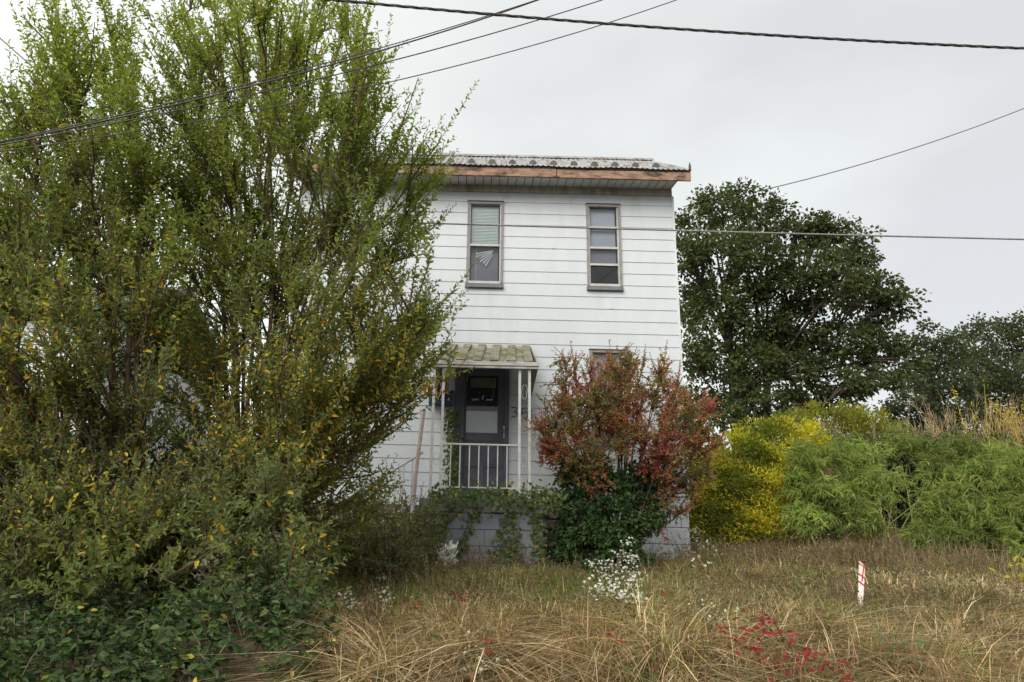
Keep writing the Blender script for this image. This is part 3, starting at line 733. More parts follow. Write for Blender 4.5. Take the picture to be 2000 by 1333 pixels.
def fill(poly, step, ylo, yhi):
    xs = [p[0] for p in poly]; ys = [p[1] for p in poly]; out = []
    for x in np.arange(min(xs), max(xs), step):
        for y in np.arange(min(ys), max(ys), step):
            a, b = x + rng.uniform(-.5, .5) * step, y + rng.uniform(-.5, .5) * step
            if inside(poly, a, b): out.append(at(a, b, rng.uniform(ylo, yhi)))
    return out
base = at(470, 1120, 6.9); base[2] = hgt(base[0], base[1]) - .03
mid = plant('shrub_tree', base, 'tall many-stemmed shrub tree with yellowing leaves in front of the house', 'tree', 'tall shrubby trees at the left')
tips = T([(345, 40, 6.8), (400, -90, 6.6), (450, -110, 7.0), (500, -60, 6.2), (540, -100, 6.7), (590, -60, 6.9), (630, -20, 6.4), (680, 40, 6.7), (715, 130, 6.9), (735, 200, 6.5),
          (690, 330, 6.2), (780, 310, 6.7), (848, 275, 6.9), (815, 430, 6.9), (820, 640, 6.7)])
poly = [(310, 130), (380, -20), (640, 20), (720, 180), (715, 290), (790, 340), (805, 420), (785, 540), (825, 640), (825, 700), (770, 800), (680, 840), (600, 940), (540, 1020), (430, 1010), (330, 900), (350, 640), (300, 420)]
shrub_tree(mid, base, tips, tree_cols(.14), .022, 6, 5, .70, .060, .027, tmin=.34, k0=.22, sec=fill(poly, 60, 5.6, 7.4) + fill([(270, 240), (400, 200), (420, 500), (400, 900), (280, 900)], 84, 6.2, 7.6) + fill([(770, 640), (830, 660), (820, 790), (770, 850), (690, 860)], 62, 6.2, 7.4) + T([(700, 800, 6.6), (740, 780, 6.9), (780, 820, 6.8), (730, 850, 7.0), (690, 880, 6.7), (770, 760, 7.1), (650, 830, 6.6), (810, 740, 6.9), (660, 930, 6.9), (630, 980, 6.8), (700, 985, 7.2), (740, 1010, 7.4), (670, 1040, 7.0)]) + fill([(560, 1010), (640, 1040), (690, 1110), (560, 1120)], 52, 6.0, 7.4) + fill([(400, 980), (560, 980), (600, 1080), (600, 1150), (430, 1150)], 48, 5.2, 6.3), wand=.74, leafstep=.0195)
base = at(225, 1235, 6.3); base[2] = hgt(base[0], base[1]) - .03
lef = plant('shrub_tree', base, 'tall shrub tree with twin brown trunks at the far left', 'tree', 'tall shrubby trees at the left')
tips = T([(60, 110, 6.4), (90, 50, 6.1), (140, 0, 6.4), (190, -10, 6.2), (230, 40, 6.6), (250, 150, 6.2), (30, 270, 6.4), (-40, 420, 6.4), (290, 330, 6.6), (-60, 620, 6.2)])
poly = [(60, 160), (230, 100), (290, 280), (310, 420), (350, 560), (340, 760), (330, 960), (200, 1010), (40, 1000), (-90, 960), (-90, 520), (-60, 400), (20, 300)]
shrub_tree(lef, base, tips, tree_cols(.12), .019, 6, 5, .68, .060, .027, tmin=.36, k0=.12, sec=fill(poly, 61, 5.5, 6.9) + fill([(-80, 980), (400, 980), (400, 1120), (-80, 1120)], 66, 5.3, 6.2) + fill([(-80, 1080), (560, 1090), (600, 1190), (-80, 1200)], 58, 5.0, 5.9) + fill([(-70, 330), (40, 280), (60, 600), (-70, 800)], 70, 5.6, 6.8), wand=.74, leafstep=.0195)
L_ = []
for a, b, r in (((225, 1240, 6.2), (205, 570, 6.3), .040), ((238, 1240, 6.25), (250, 640, 6.35), .034), ((470, 1120, 6.85), (455, 560, 6.8), .050), ((475, 1110, 6.9), (560, 640, 6.9), .034)):
    L_.append((limb(at(*a), at(*b), r, r * .55, 10, .015), a))
L2_ = [x for x, a in L_ if a[0] < 300]
f0 = at(205, 572, 6.3)
for q, r in (((120, 500, 6.1), .018), ((165, 470, 6.3), .018), ((205, 380, 6.4), .02), ((60, 480, 6.0), .012)): L2_.append(limb(f0, at(*q), r, .007, 7, .02))
limbs_obj('trunk', L2_, 'bark', lef); limbs_obj('trunk', [x for x, a in L_ if a[0] >= 300], 'bark', mid)

# dark shrub in the shade behind the trunks
base = at(150, 1150, 6.6); base[2] = hgt(base[0], base[1])
ds = plant('dark_shrub', base, 'dark green shrub in the shade behind the twin trunks', 'shrub')
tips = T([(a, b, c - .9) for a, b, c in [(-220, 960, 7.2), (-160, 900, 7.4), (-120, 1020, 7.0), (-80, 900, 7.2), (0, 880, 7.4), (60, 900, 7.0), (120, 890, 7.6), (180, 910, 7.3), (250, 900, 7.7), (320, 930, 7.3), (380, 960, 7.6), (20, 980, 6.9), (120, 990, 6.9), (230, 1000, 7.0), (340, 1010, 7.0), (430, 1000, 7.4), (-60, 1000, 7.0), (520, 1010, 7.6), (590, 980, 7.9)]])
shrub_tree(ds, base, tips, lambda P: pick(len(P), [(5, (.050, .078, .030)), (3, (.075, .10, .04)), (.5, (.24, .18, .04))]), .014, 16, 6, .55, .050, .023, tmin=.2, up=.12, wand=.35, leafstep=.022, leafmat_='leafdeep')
# fine-leaved thicket over the steps
base = at(760, 1140, 8.7); base[2] = hgt(base[0], base[1])
th = plant('privet_thicket', base, 'dense small-leaved grey-green thicket swallowing the porch steps', 'shrub')
tips = T([(a, b + 52, c) for a, b, c in [(620, 985, 8.6), (590, 1000, 8.4), (665, 1040, 8.0), (730, 1045, 8.0), (790, 1035, 8.2), (650, 1000, 8.6), (690, 1020, 8.4), (730, 1010, 8.8), (770, 1000, 8.9), (810, 975, 8.9), (825, 955, 9.3), (640, 1050, 8.3), (700, 1060, 8.2), (560, 1020, 8.3)]])
shrub_tree(th, base, tips, lambda P: pick(len(P), [(5, (.19, .21, .095)), (3, (.14, .17, .07)), (1, (.26, .27, .13)), (.4, (.48, .37, .08))]), .008, 13, 5, .62, .038, .019, tmin=.2, up=.05, wand=.35, leafstep=.018, shoot=(.12, .38), srand=.9, tw_=.5)

# broad-leaved undergrowth along the bottom left
base = at(330, 1330, 4.9); base[2] = hgt(base[0], base[1])
ug = plant('broadleaf_undergrowth', base, 'low broad-leaved dark green undergrowth along the bottom left', 'shrub')
n = 1350
by_ = rng.uniform(4.2, 7.0, n); bx_ = -by_ * rng.uniform(.20, .70, n) ; bz_ = hgt(bx_, by_)
P0 = np.stack([bx_, by_, bz_], -1); D0 = unit(np.array([0, -.35, 1.]) + rvec(n) * np.array([.8, .6, .3])); L0 = .62 * rng.uniform(.25, .75, (n, 1)) * (.55 + .75 * (.5 + .5 * np.sin(bx_ * 3.1 + by_ * 2.3) * np.sin(bx_ * 1.3 - by_ * 1.9)))[:, None]
SHc = bez(P0, P0 + D0 * L0 * .6, P0 + D0 * L0 + rvec(n) * np.array([.12, .12, .03]) - np.array([0, .03, .02]), 5)
V, Q = tubes(SHc, np.full((n, 5), .0035), 3); tag(npobj('stems', V, Q, 'bark', ug), kind='stuff')
li = np.repeat(np.arange(n), 13); tl = np.tile(np.linspace(.30, 1, 13), n); P4, T4 = lerp_curve(SHc, li, tl); ph = np.tile(np.arange(13) * 2.4, n) + np.repeat(rng.uniform(0, 6, n), 13)
lat = np.stack([np.cos(ph), np.sin(ph) * .8, rng.uniform(-.7, .35, len(ph))], -1); D4 = unit(lat + T4 * .2 + rvec(len(ph)) * .35)
N4 = unit(np.array([0, -.8, .7]) + rvec(len(ph)) * .6); l4 = rng.uniform(.028, .070, len(ph))
cu = pick(len(ph), [(5, (.034, .062, .020)), (4, (.052, .088, .026)), (1.5, (.085, .125, .036)), (.10, (.42, .34, .05))], .32)
foliage(ug, 'crown', *leafgeo(P4, D4, N4, l4, l4 * .52, cu, .14, .2), 'leafdeep')
# single large leaves one can pick out on its near side
def leafmesh(rgb, nm):
    V, Fq, C = leafgeo(np.zeros((1, 3)), np.array([[0, 1., 0]]), np.array([[0, 0, 1.]]), 1.0, .52, np.array([rgb]), .14, .2); me = npmesh(nm, V, Fq, C); me.materials.append(M['leafdeep']); return me
lms = [leafmesh((.055, .095, .026), 'leaf'), leafmesh((.085, .125, .036), 'leaf'), leafmesh((.04, .07, .022), 'leaf'), leafmesh((.48, .38, .05), 'yellow_leaf')]
order = np.argsort(P4[:, 1] - P4[:, 2] * 1.2)[:2600]; order = rng.permutation(order)[:150]
for j, i in enumerate(order):
    o = bpy.data.objects.new('leaf', lms[3] if j % 22 == 0 else lms[j % 3]); COL.objects.link(o); o.parent = ug
    y = Vector(D4[i]).normalized(); z = Vector(N4[i]); x = y.cross(z).normalized(); z = x.cross(y); s = float(rng.uniform(.05, .076))
    R_ = Matrix((x, y, z)).transposed().to_4x4(); loc = Vector(P4[i]) + Vector((0, -.02, .015))
    o.matrix_parent_inverse = Matrix.Translation(-ug.location); o.matrix_basis = Matrix.Translation(loc) @ R_ @ Matrix.Scale(s, 4)

# ------------------------------------------------------------------ burning bush and ivy mound by the wall
base = at(1205, 1085, 9.9); base[2] = hgt(base[0], base[1])
rb_ = plant('burning_bush', base, 'vase-shaped bush with rust and crimson autumn leaves against the white siding', 'bush')
tips = T([(1090, 745, 9.9), (1120, 715, 9.7), (1150, 705, 10.1), (1185, 700, 9.8), (1220, 705, 10.2), (1250, 700, 9.7), (1285, 715, 10.0), (1315, 735, 9.6), (1345, 765, 9.9), (1370, 790, 9.6), (1385, 825, 9.8), (1390, 865, 9.5),
          (1105, 800, 9.5), (1070, 830, 9.7), (1075, 860, 9.4), (1130, 840, 9.3), (1170, 770, 9.3), (1210, 760, 9.2), (1250, 770, 9.2), (1290, 790, 9.2), (1330, 830, 9.2), (1350, 880, 9.3), (1200, 830, 9.1), (1260, 840, 9.1), (1150, 880, 9.1), (1300, 880, 9.2), (1110, 880, 9.2), (1370, 905, 9.4), (1060, 845, 9.3), (1230, 720, 10.0)])
RED = [(2.6, (.40, .105, .085)), (3.0, (.42, .205, .10)), (3.4, (.28, .24, .085)), (1.0, (.52, .075, .105)), (2.0, (.20, .22, .075))]
poly = [(1085, 760), (1110, 710), (1170, 690), (1270, 700), (1320, 730), (1385, 790), (1400, 850), (1380, 910), (1310, 890), (1220, 880), (1150, 890), (1080, 870), (1050, 845), (1110, 810)]
GRB = [(3, (.19, .20, .065)), (2, (.25, .18, .075)), (1, (.30, .11, .07))]
CRM = [(3, (.36, .060, .070)), (2, (.33, .095, .07)), (2, (.28, .155, .08))]
def redcol(P):
    u = np.sin(P[:, 0] * 4.3 + 2 * np.sin(P[:, 2] * 3.1)) * np.sin(P[:, 2] * 5.3 + P[:, 1] * 3.7) + rng.normal(0, .28, len(P))
    return np.where((u > .48)[:, None], pick(len(P), CRM, .28), np.where((u < -.22)[:, None], pick(len(P), GRB, .28), pick(len(P), RED, .28)))
fl_ = fill(poly, 29, 9.0, 10.3); fl_ = [q for q in fl_ if rng.uniform() < .72]
shrub_tree(rb_, base, tips, redcol, .012, 7, 5, .30, .042, .024, shoot=(.07, .22), tmin=.66, up=.05, wand=.26, bark='barkdark', k0=.38, leafstep=.0135, sec=[at(*q) for q in [(1060, 845, 9.3), (1075, 830, 9.6), (1070, 855, 9.4), (1385, 905, 9.4), (1375, 925, 9.4), (1300, 985, 9.5), (1330, 1000, 9.6), (1290, 950, 9.4)]] + fl_, spread=1.0, srand=.95, tw_=.45)
base = at(1175, 1110, 9.7); base[2] = hgt(base[0], base[1])
iv = plant('ivy_mound', base, 'dark green ivy mound smothering the foot of the red bush', 'shrub')
def lb(px, py, Y, r): return (at(px, py, Y), r)
lob = [lb(1115, 900, 9.8, (.12, .14, .2)), lb(1160, 905, 9.7, (.14, .14, .14)), lb(1130, 935, 9.8, (.22, .2, .24)), lb(1180, 960, 9.6, (.3, .25, .28)), lb(1240, 950, 9.7, (.3, .25, .25)), lb(1280, 920, 9.8, (.2, .2, .16)), lb(1130, 1010, 9.6, (.25, .25, .3)), lb(1200, 1030, 9.5, (.35, .28, .35)), lb(1150, 1080, 9.5, (.32, .28, .3)), lb(1260, 1000, 9.7, (.28, .25, .25)), lb(1220, 1080, 9.6, (.3, .25, .25)), lb(1110, 1060, 9.7, (.14, .2, .3))]
V, Q, C = blob_leaves(lob, (620, 26), .058, .042, lambda P: pick(len(P), [(5, (.045, .085, .030)), (4, (.065, .115, .038)), (1, (.095, .14, .05))], .25), .25, clump=.09, simple=False, shell=.6)
foliage(iv, 'leaves', V, Q, C, 'leafdeep')
limbs_obj('stems', [limb(base + np.array([dx, 0, 0]), at(1120 + 190 * u, 930, 9.7), .014, .006, 7, .02) for u, dx in zip(np.linspace(0, 1, 9), np.linspace(-.2, .3, 9))], 'barkdark', iv, 5, True)

# ivy trailing over the porch wall
iw = plant('porch_ivy', (.2, PY - .02, 1.3), 'ivy trailing in strands down the grey block porch wall', 'ivy')
strands = [[(840, 985), (850, 1040), (835, 1110)], [(930, 985), (925, 1030), (905, 1075), (880, 1115)], [(1000, 985), (990, 1020), (972, 1060), (955, 1112)], [(1000, 1000), (1015, 1040), (1000, 1070), (1012, 1110)], [(1040, 985), (1048, 1030), (1052, 1070), (1055, 1112)], [(1050, 1000), (1058, 1050), (1060, 1100)], [(880, 990), (870, 1030), (850, 1060)], [(990, 1060), (1005, 1085), (1010, 1105)], [(860, 1040), (845, 1080), (850, 1115)]]
Pv, wd, St = [], [], []
for st in strands:
    pts = np.array([at(a, b, PY - .02) for a, b in st]); k = len(pts)
    St.append((np.concatenate([bez(pts[:1], pts[1:2] if k == 3 else (pts[1:2] + pts[2:3]) / 2, pts[-1:], 12)]), np.full((1, 12), .005)))
    c = St[-1][0][0]; m_ = 95; t = rng.uniform(0, 1, m_); i = (t * 10.99).astype(int)
    Pv.append(c[i] + (c[i + 1] - c[i]) * rng.uniform(0, 1, (m_, 1)) + rng.normal(size=(m_, 3)) * np.array([.045, .012, .03]))
top = np.array([at(px, py, yy) for px, py, yy in zip(rng.uniform(838, 1105, 2100), 978 + rng.normal(0, 13, 2100), rng.uniform(9.40, 10.0, 2100))]); top[:, 2] = np.maximum(top[:, 2], 2.0)
up2 = np.array([at(px, py, 10.85) for px, py in zip(rng.normal(882, 7, 420), rng.uniform(800, 960, 420))])
Pv = np.concatenate(Pv + [top, up2]); Pv[:, 1] = np.where(Pv[:, 2] < 2.0, np.minimum(Pv[:, 1], PY - .012), Pv[:, 1]); m_ = len(Pv)
D = unit(rvec(m_) * np.array([1, .25, 1]) + np.array([0, -.15, -.35])); N = unit(np.array([0, -1., .5]) + rvec(m_) * .5); l = rng.uniform(.03, .065, m_)
foliage(iw, 'leaves', *leafgeo(Pv, D, N, l, l * .75, pick(m_, [(5, (.07, .115, .035)), (3, (.10, .145, .05)), (2.0, (.16, .18, .08)), (.4, (.34, .26, .07))], .25), .12, .15), 'leafdeep')
St.append(limb(at(700, 1000, 9.2), at(960, 1000, 9.3), .012, .005, 10, .02, (0, 0, -.08)))
limbs_obj('stems', St, 'bark', iw, 5, True)

# ------------------------------------------------------------------ thicket on the right: yellow shrub, bamboo, stalks
def yc(P):
    cl = np.sin(P[:, 0] * 4.1 + P[:, 2] * 3) * np.sin(P[:, 2] * 5.2 + P[:, 1] * 2.2) + rng.normal(0, .45, len(P))
    c = pick(len(P), [(5, (.21, .235, .04)), (3, (.14, .17, .035))], .25); m1 = cl > .06; c[m1] = colour(m1.sum(), (.57, .51, .055), .3, .1); return c
base = at(1450, 1045, 13.2); base[2] = hgt(base[0], base[1])
yb = plant('yellow_shrub', base, 'rounded shrub thick with bright yellow foliage right of the house', 'shrub')
lob = [lb(1365, 930, 13.1, (.4, .4, .4)), lb(1370, 975, 12.9, (.4, .4, .4)), lb(1420, 1035, 12.8, (.45, .4, .3)), lb(1500, 1040, 12.8, (.45, .4, .3)), lb(1400, 960, 13.0, (.5, .5, .5)), lb(1440, 900, 13.2, (.6, .5, .45)), lb(1500, 870, 13.3, (.6, .5, .4)), lb(1540, 850, 13.6, (.5, .5, .35)), lb(1470, 960, 12.9, (.6, .5, .5)), lb(1530, 930, 13.2, (.5, .5, .5)), lb(1380, 1010, 12.9, (.35, .4, .35)), lb(1440, 1020, 12.8, (.4, .4, .3)), lb(1510, 1010, 12.9, (.5, .4, .35)), lb(1580, 880, 13.5, (.4, .4, .4)), lb(1475, 850, 13.4, (.3, .3, .3))]
foliage(yb, 'crown', *blob_leaves(lob, (430, 28), .075, .026, yc, .2, clump=.16, shell=.55, dirdown=-.3))
limbs_obj('stems', [limb(base + rng.normal(size=3) * .15 * np.array([1, 1, 0]), at(px, 930, 13.2), .02, .008, 6, .03) for px in (1400, 1440, 1480, 1520, 1560)], 'barkdark', yb, 5, True)
base = at(1640, 850, 15.5); base[2] = hgt(base[0], base[1])
yg = plant('lime_shrub', base, 'lime green shrub rising behind the bamboo below the big tree', 'shrub')
lob = [lb(1560, 850, 15.2, (.5, .5, .5)), lb(1610, 835, 15.4, (.55, .5, .5)), lb(1660, 835, 15.5, (.5, .5, .5)), lb(1700, 850, 15.5, (.45, .5, .55)), lb(1580, 910, 15.2, (.6, .5, .6)), lb(1660, 910, 15.4, (.6, .5, .6)), lb(1620, 980, 15.3, (.8, .5, .7)), lb(1740, 870, 15.6, (.4, .4, .5)), lb(1530, 950, 15.2, (.6, .5, .7))]
foliage(yg, 'crown', *blob_leaves(lob, (300, 28), .085, .026, lambda P: pick(len(P), [(5, (.24, .245, .035)), (3, (.16, .18, .035)), (1, (.42, .33, .05))], .22), .2, clump=.18, shell=.5, dirdown=-.6))
limbs_obj('stems', [limb(base + rng.normal(size=3) * .3 * np.array([1, 1, 0]), at(px, 900, 15.4), .02, .008, 6, .03) for px in (1560, 1600, 1640, 1680, 1720)], 'barkdark', yg, 5, True)

base = at(1850, 1040, 14.6); base[2] = hgt(base[0], base[1])
hs = plant('shade_filler_shrub', base, 'added filler shrub, dark leaves standing in for the shade in the hollow behind the bamboo clumps', 'shrub')
lob = [lb(px, py, 14.6 + rng.uniform(-.3, .5), (.62, .5, .55)) for px in range(1690, 2090, 45) for py in (900, 960, 1020)]
foliage(hs, 'crown', *blob_leaves(lob, (120, 26), .10, .040, lambda P: pick(len(P), [(5, (.065, .095, .035)), (3, (.09, .12, .045)), (1, (.14, .15, .05))], .25), .2, clump=.2, shell=.3), 'leafdeep')  # added filler: the hollow's shade is put into these dark greens
limbs_obj('stems', [limb(np.array([c[0][0], c[0][1], hgt(c[0][0], c[0][1])]), c[0], .02, .008, 6, .03) for c in lob[::3]], 'barkdark', hs, 5, True)
def bamboo(label, px, py, Y, plumes, L=.13, n_sh=46, tone=1.0):
    b = at(px, py, Y); b[2] = hgt(b[0], b[1]); root = plant('bamboo_clump', b, label, 'bamboo', 'bamboo clumps')
    tipsb = []
    for (qx, qy, qy2, spread) in plumes:
        c = at(qx, qy, qy2); tipsb.append((c, spread))
    cul = [limb(b + rng.normal(size=3) * np.array([.35, .3, 0]), c - np.array([0, 0, s * .4]), .014, .006, 8, .03, (0, 0, .15)) for c, s in tipsb for _ in range(2)]
    limbs_obj('culms', cul, 'bamboo_culm', root, 5, True)
    Ps, Ds = [], []
    for c, s in tipsb:
        s = s * rng.uniform(.72, 1.22); dr = rng.uniform(.15, .6); u = rvec(n_sh); u[:, 2] = np.abs(u[:, 2]) * rng.uniform(.7, 1.5) - .15; P0 = c + rng.normal(size=(n_sh, 3)) * s * .22 - np.array([0, 0, .15 * s])
        Le = s * rng.uniform(.5, 1.05, (n_sh, 1)); e = P0 + u * Le + np.array([0, 0, -1.]) * dr * Le
        C = bez(P0, P0 + u * Le * .55 + np.array([0, 0, .18]) * Le, e, 6); ci = np.repeat(np.arange(n_sh), 17); t = rng.uniform(.25, 1, len(ci)); P, Tn = lerp_curve(C, ci, t)
        Ps.append(P); Ds.append(unit(Tn * .6 + rvec(len(ci)) * .95 + np.array([0, 0, -.18])))
    P, D = np.concatenate(Ps), np.concatenate(Ds); N = unit(np.array([0, -.6, .7]) + rvec(len(P)) * .7); l = L * rng.uniform(.6, 1.25, len(P))
    c = pick(len(P), [(5, (.235 * tone, .29 * tone, .085 * tone)), (3, (.175 * tone, .225 * tone, .08 * tone)), (2, (.31 * tone, .345 * tone, .11 * tone))], .25) * np.repeat(1 + rng.uniform(-.38, .25, len(tipsb)), n_sh * 17)[:, None]
    foliage(root, 'leaves', *leafgeo(P, D, N, l, l * .15, c, .1, .3), 'leaf')
    return root
M['bamboo_culm'] = mat('bamboo_culm', (.14, .17, .05), (.22, .22, .08), 9, .5)
bamboo('slender pale green bamboo clump at the edge of the yellow shrub', 1575, 1045, 12.0, [(1570, 900, 12.1, .42), (1585, 950, 12.0, .4), (1575, 1000, 11.9, .35), (1560, 940, 12.0, .3), (1580, 1030, 11.8, .22)], .11, 56, 1.35)
bamboo('feathery green bamboo clump between the slender one and the dark hollow', 1660, 1040, 12.2, [(1630, 900, 12.3, .6), (1680, 890, 12.6, .55), (1650, 960, 12.0, .6), (1700, 950, 12.2, .5), (1640, 1010, 11.8, .5), (1690, 1020, 11.8, .4), (1610, 960, 12.0, .45), (1660, 870, 12.9, .5)], .12, 58, 1.15)
bamboo('dark bamboo clump deep in the shaded hollow', 1760, 1050, 13.2, [(1760, 880, 14.2, .45), (1800, 1040, 13.2, .35), (1830, 890, 13.8, .55), (1880, 890, 13.9, .55), (1940, 890, 14.0, .55), (1990, 895, 14.0, .6), (2050, 900, 14, .6)], .12, 54, 1.0)
bamboo('large drooping bamboo clump at the right edge', 1900, 1090, 11.0, [(1850, 960, 11.2, .6), (1900, 930, 11.4, .65), (1950, 920, 11.4, .65), (2000, 930, 11.3, .65), (1880, 1010, 10.9, .55), (1930, 1000, 10.8, .6), (1980, 1000, 10.7, .6), (2040, 990, 10.6, .6), (1840, 1040, 10.8, .42), (1900, 1060, 10.7, .4), (1830, 1000, 11.1, .4), (2010, 1060, 10.3, .42), (1810, 1060, 11.0, .3), (1860, 920, 11.8, .4)], .12, 60, 1.1)
# drooping leafy weed by the stake side of the bamboo
# dry stalks rising behind the bamboo
def stalks(root, xr, ytop, Y, n, m, br, spread=.12, zoff=0.0):
    px = rng.uniform(*xr, n); tz = np.array([at(a, ytop(a) + abs(rng.normal(0, 30)), Y + rng.uniform(-.7, .7)) for a in px])
    bs = tz.copy(); bs[:, :2] += rng.normal(size=(n, 2)) * .5; bs[:, 2] = hgt(bs[:, 0], bs[:, 1])
    C = bez(bs, (bs + tz) / 2 + rng.normal(size=(n, 3)) * .06, tz, 7); R = np.linspace(.006, .0022, 7)[None] * rng.uniform(.7, 1.3, (n, 1))
    V1, Q1 = tubes(C, R, 4); ci = np.repeat(np.arange(n), br); t = rng.uniform(.45, .98, len(ci)); P, Tn = lerp_curve(C, ci, t)
    D = unit(Tn * .9 + rvec(len(ci)) * .6); Lb = rng.uniform(.2, .6, (len(ci), 1)) * (1.25 - t[:, None])
    B = bez(P, P + D * Lb * .5, P + D * Lb + np.array([0, 0, .3]) * Lb, 4); V2, Q2 = tubes(B, np.full((len(ci), 4), .0026), 3)
    return np.concatenate([V1, V2]), np.concatenate([Q1, Q2 + len(V1)]), B
M['dry'] = mat('dry_stalk', (.25, .18, .10), (.38, .28, .16), 6, .8)
M['gold'] = mat('golden_stalk', (.50, .34, .05), (.42, .28, .06), 6, .8)
V, Q, _ = stalks(None, (1715, 2080), lambda a: 750 + 60 * random.random() ** .7 + (0 if a > 1760 else 50), 15.0, 150, 'dry', 14)
tag(npobj('dry_stalks', V, Q, 'dry'), 'bare tan stalks of dead weeds standing above the bamboo', 'stalks', kind='stuff')
V, Q, _ = stalks(None, (1540, 1730), lambda a: 815, 15.0, 60, 'dry', 6)
tag(npobj('dry_stalks', V, Q, 'dry'), 'thin dry stalks poking out of the lime green shrub', 'stalks', kind='stuff')
for k, (px, py, lab) in enumerate(((1905, 775, 'tallest golden yellow weed among the dry stalks'), (1850, 850, 'short golden yellow weed left of the tallest one'), (1955, 830, 'golden yellow weed nearer the right edge of the stalks'), (1995, 790, 'golden yellow weed cut by the right edge'))):
    c = at(px, py, 14.6); b = c.copy(); b[2] = hgt(c[0], c[1]); r_ = plant('golden_weed', b, lab, 'weed', 'golden weeds')
    L_ = [limb(b + rng.normal(size=3) * np.array([.2, .15, 0]), c + rng.normal(size=3) * np.array([.22, .15, .22]), .008, .003, 7, .02) for _ in range(7)]
    limbs_obj('stems', L_, 'gold', r_, 4, True)
    CC = np.concatenate([x[0] for x in L_]); ci = np.repeat(np.arange(len(CC)), 40); P, Tn = lerp_curve(CC, ci, rng.uniform(.55, 1, len(ci)))
    P = P + rng.normal(size=P.shape) * .05; l = rng.uniform(.04, .09, len(P))
    foliage(r_, 'leaves', *leafgeo(P, unit(rvec(len(P)) + Tn * .4), rvec(len(P)), l, l * .3, colour(len(P), (.52, .40, .04), .3, .1)))

# ------------------------------------------------------------------ background trees
def big_tree(label, base, lobes, trunks, colr, L, per, clump, name='broadleaf_tree', group='background trees'):
    root = plant(name, base, label, 'tree', group)
    V, Q, C = blob_leaves(lobes, per, L, L * .72, lambda P: pick(len(P), colr, .25), .2, clump=clump, shell=.35, nrm_up=.5)
    foliage(root, 'crown', V, Q, C, 'leaffar')
    Ls = []
    for t in trunks: Ls.append(limb(*t))
    for c, r in lobes:
        j = min(range(len(trunks)), key=lambda q: abs(trunks[q][1][0] - c[0])); a = np.array(trunks[j][0]) * .35 + np.array(trunks[j][1]) * .65
        a = np.array(trunks[j][1]) if c[2] > trunks[j][1][2] else a
        Ls.append(limb(a, c, .065, .02, 8, .08)); 
        for _ in range(4): Ls.append(limb(c * .7 + a * .3, np.array(c) + rvec(1)[0] * np.array(r) * .8, .045, .012, 6, .06))
    limbs_obj('trunk', Ls, 'barkdark', root, 7)
BY = 25.0
def R_(p): return p * 25.5 / F_PX
spec = [(1365, 440, 45), (1400, 410, 45), (1440, 395, 42), (1490, 430, 55), (1345, 500, 50), (1410, 500, 70), (1480, 520, 70), (1545, 455, 40), (1590, 455, 45), (1630, 440, 40), (1665, 480, 45), (1680, 510, 40), (1560, 540, 70), (1630, 550, 60), (1720, 560, 40), (1745, 590, 38), (1690, 600, 60), (1350, 590, 50), (1400, 610, 65), (1480, 620, 70), (1570, 640, 70), (1650, 670, 60), (1720, 670, 45), (1760, 690, 30), (1350, 690, 45), (1400, 710, 55), (1470, 710, 55), (1540, 730, 50), (1610, 740, 50), (1680, 745, 40), (1360, 780, 40), (1410, 790, 35), (1460, 790, 35), (1640, 790, 40), (1730, 730, 35), (1580, 790, 30)]
spec += [(1500, 785, 40), (1450, 745, 45), (1545, 790, 35), (1400, 830, 30), (1480, 830, 28), (1520, 680, 50)]
lob = [lb(a, b, BY + rng.uniform(-1.6, 1.6), (R_(r), R_(r), R_(r) * .9)) for a, b, r in spec]
def gz(p): p = np.array(p); p[2] = hgt(p[0], p[1]) - .1; return p
t1, t2 = at(1432, 700, BY), at(1500, 740, BY + .4)
big_tree('large dark green broadleaf tree standing behind the house', gz(at(1440, 900, BY)), lob, [(gz(at(1440, 900, BY)), t1, .32, .18, 9, .03), (gz(at(1465, 900, BY)), t2, .24, .12, 9, .04, (0.1, 0, 0))],
         [(5, (.055, .075, .030)), (4, (.078, .098, .036)), (1.5, (.115, .125, .045))], .155, (38, 36), .40)
FY = 42.0
def R2(p): return p * 43.5 / F_PX
spec = [(1770, 835, 40), (1820, 845, 45), (1870, 850, 45), (1730, 815, 25), (1795, 700, 40), (1830, 665, 35), (1850, 720, 50), (1790, 760, 45), (1850, 780, 50), (1755, 770, 35)]
lob = [lb(a, b, FY - 4 + rng.uniform(-1.5, 1.5), (R2(r), R2(r), R2(r))) for a, b, r in spec]
b_ = gz(at(1815, 850, FY - 4)); big_tree('small dark tree in the gap between the two larger background trees', b_, lob, [(b_, at(1815, 740, FY - 4), .3, .15)], [(5, (.060, .078, .040)), (3, (.082, .096, .045))], .20, (14, 38), .55)
spec = [(1880, 680, 40), (1920, 665, 42), (1965, 660, 45), (2010, 655, 50), (2060, 670, 60), (1900, 730, 50), (1960, 730, 60), (2020, 740, 60), (1930, 790, 55), (2000, 800, 60), (2080, 760, 70), (1880, 790, 40), (1930, 850, 50), (2000, 860, 60)]
lob = [lb(a, b, FY + rng.uniform(-1.5, 2.5), (R2(r), R2(r), R2(r))) for a, b, r in spec]
b_ = gz(at(1980, 850, FY)); big_tree('hazy green tree with rounded crown at the right edge', b_, lob, [(b_, at(1985, 740, FY), .4, .2)], [(5, (.056, .080, .038)), (3, (.074, .098, .044)), (1.5, (.13, .11, .048))], .20, (15, 38), .6)

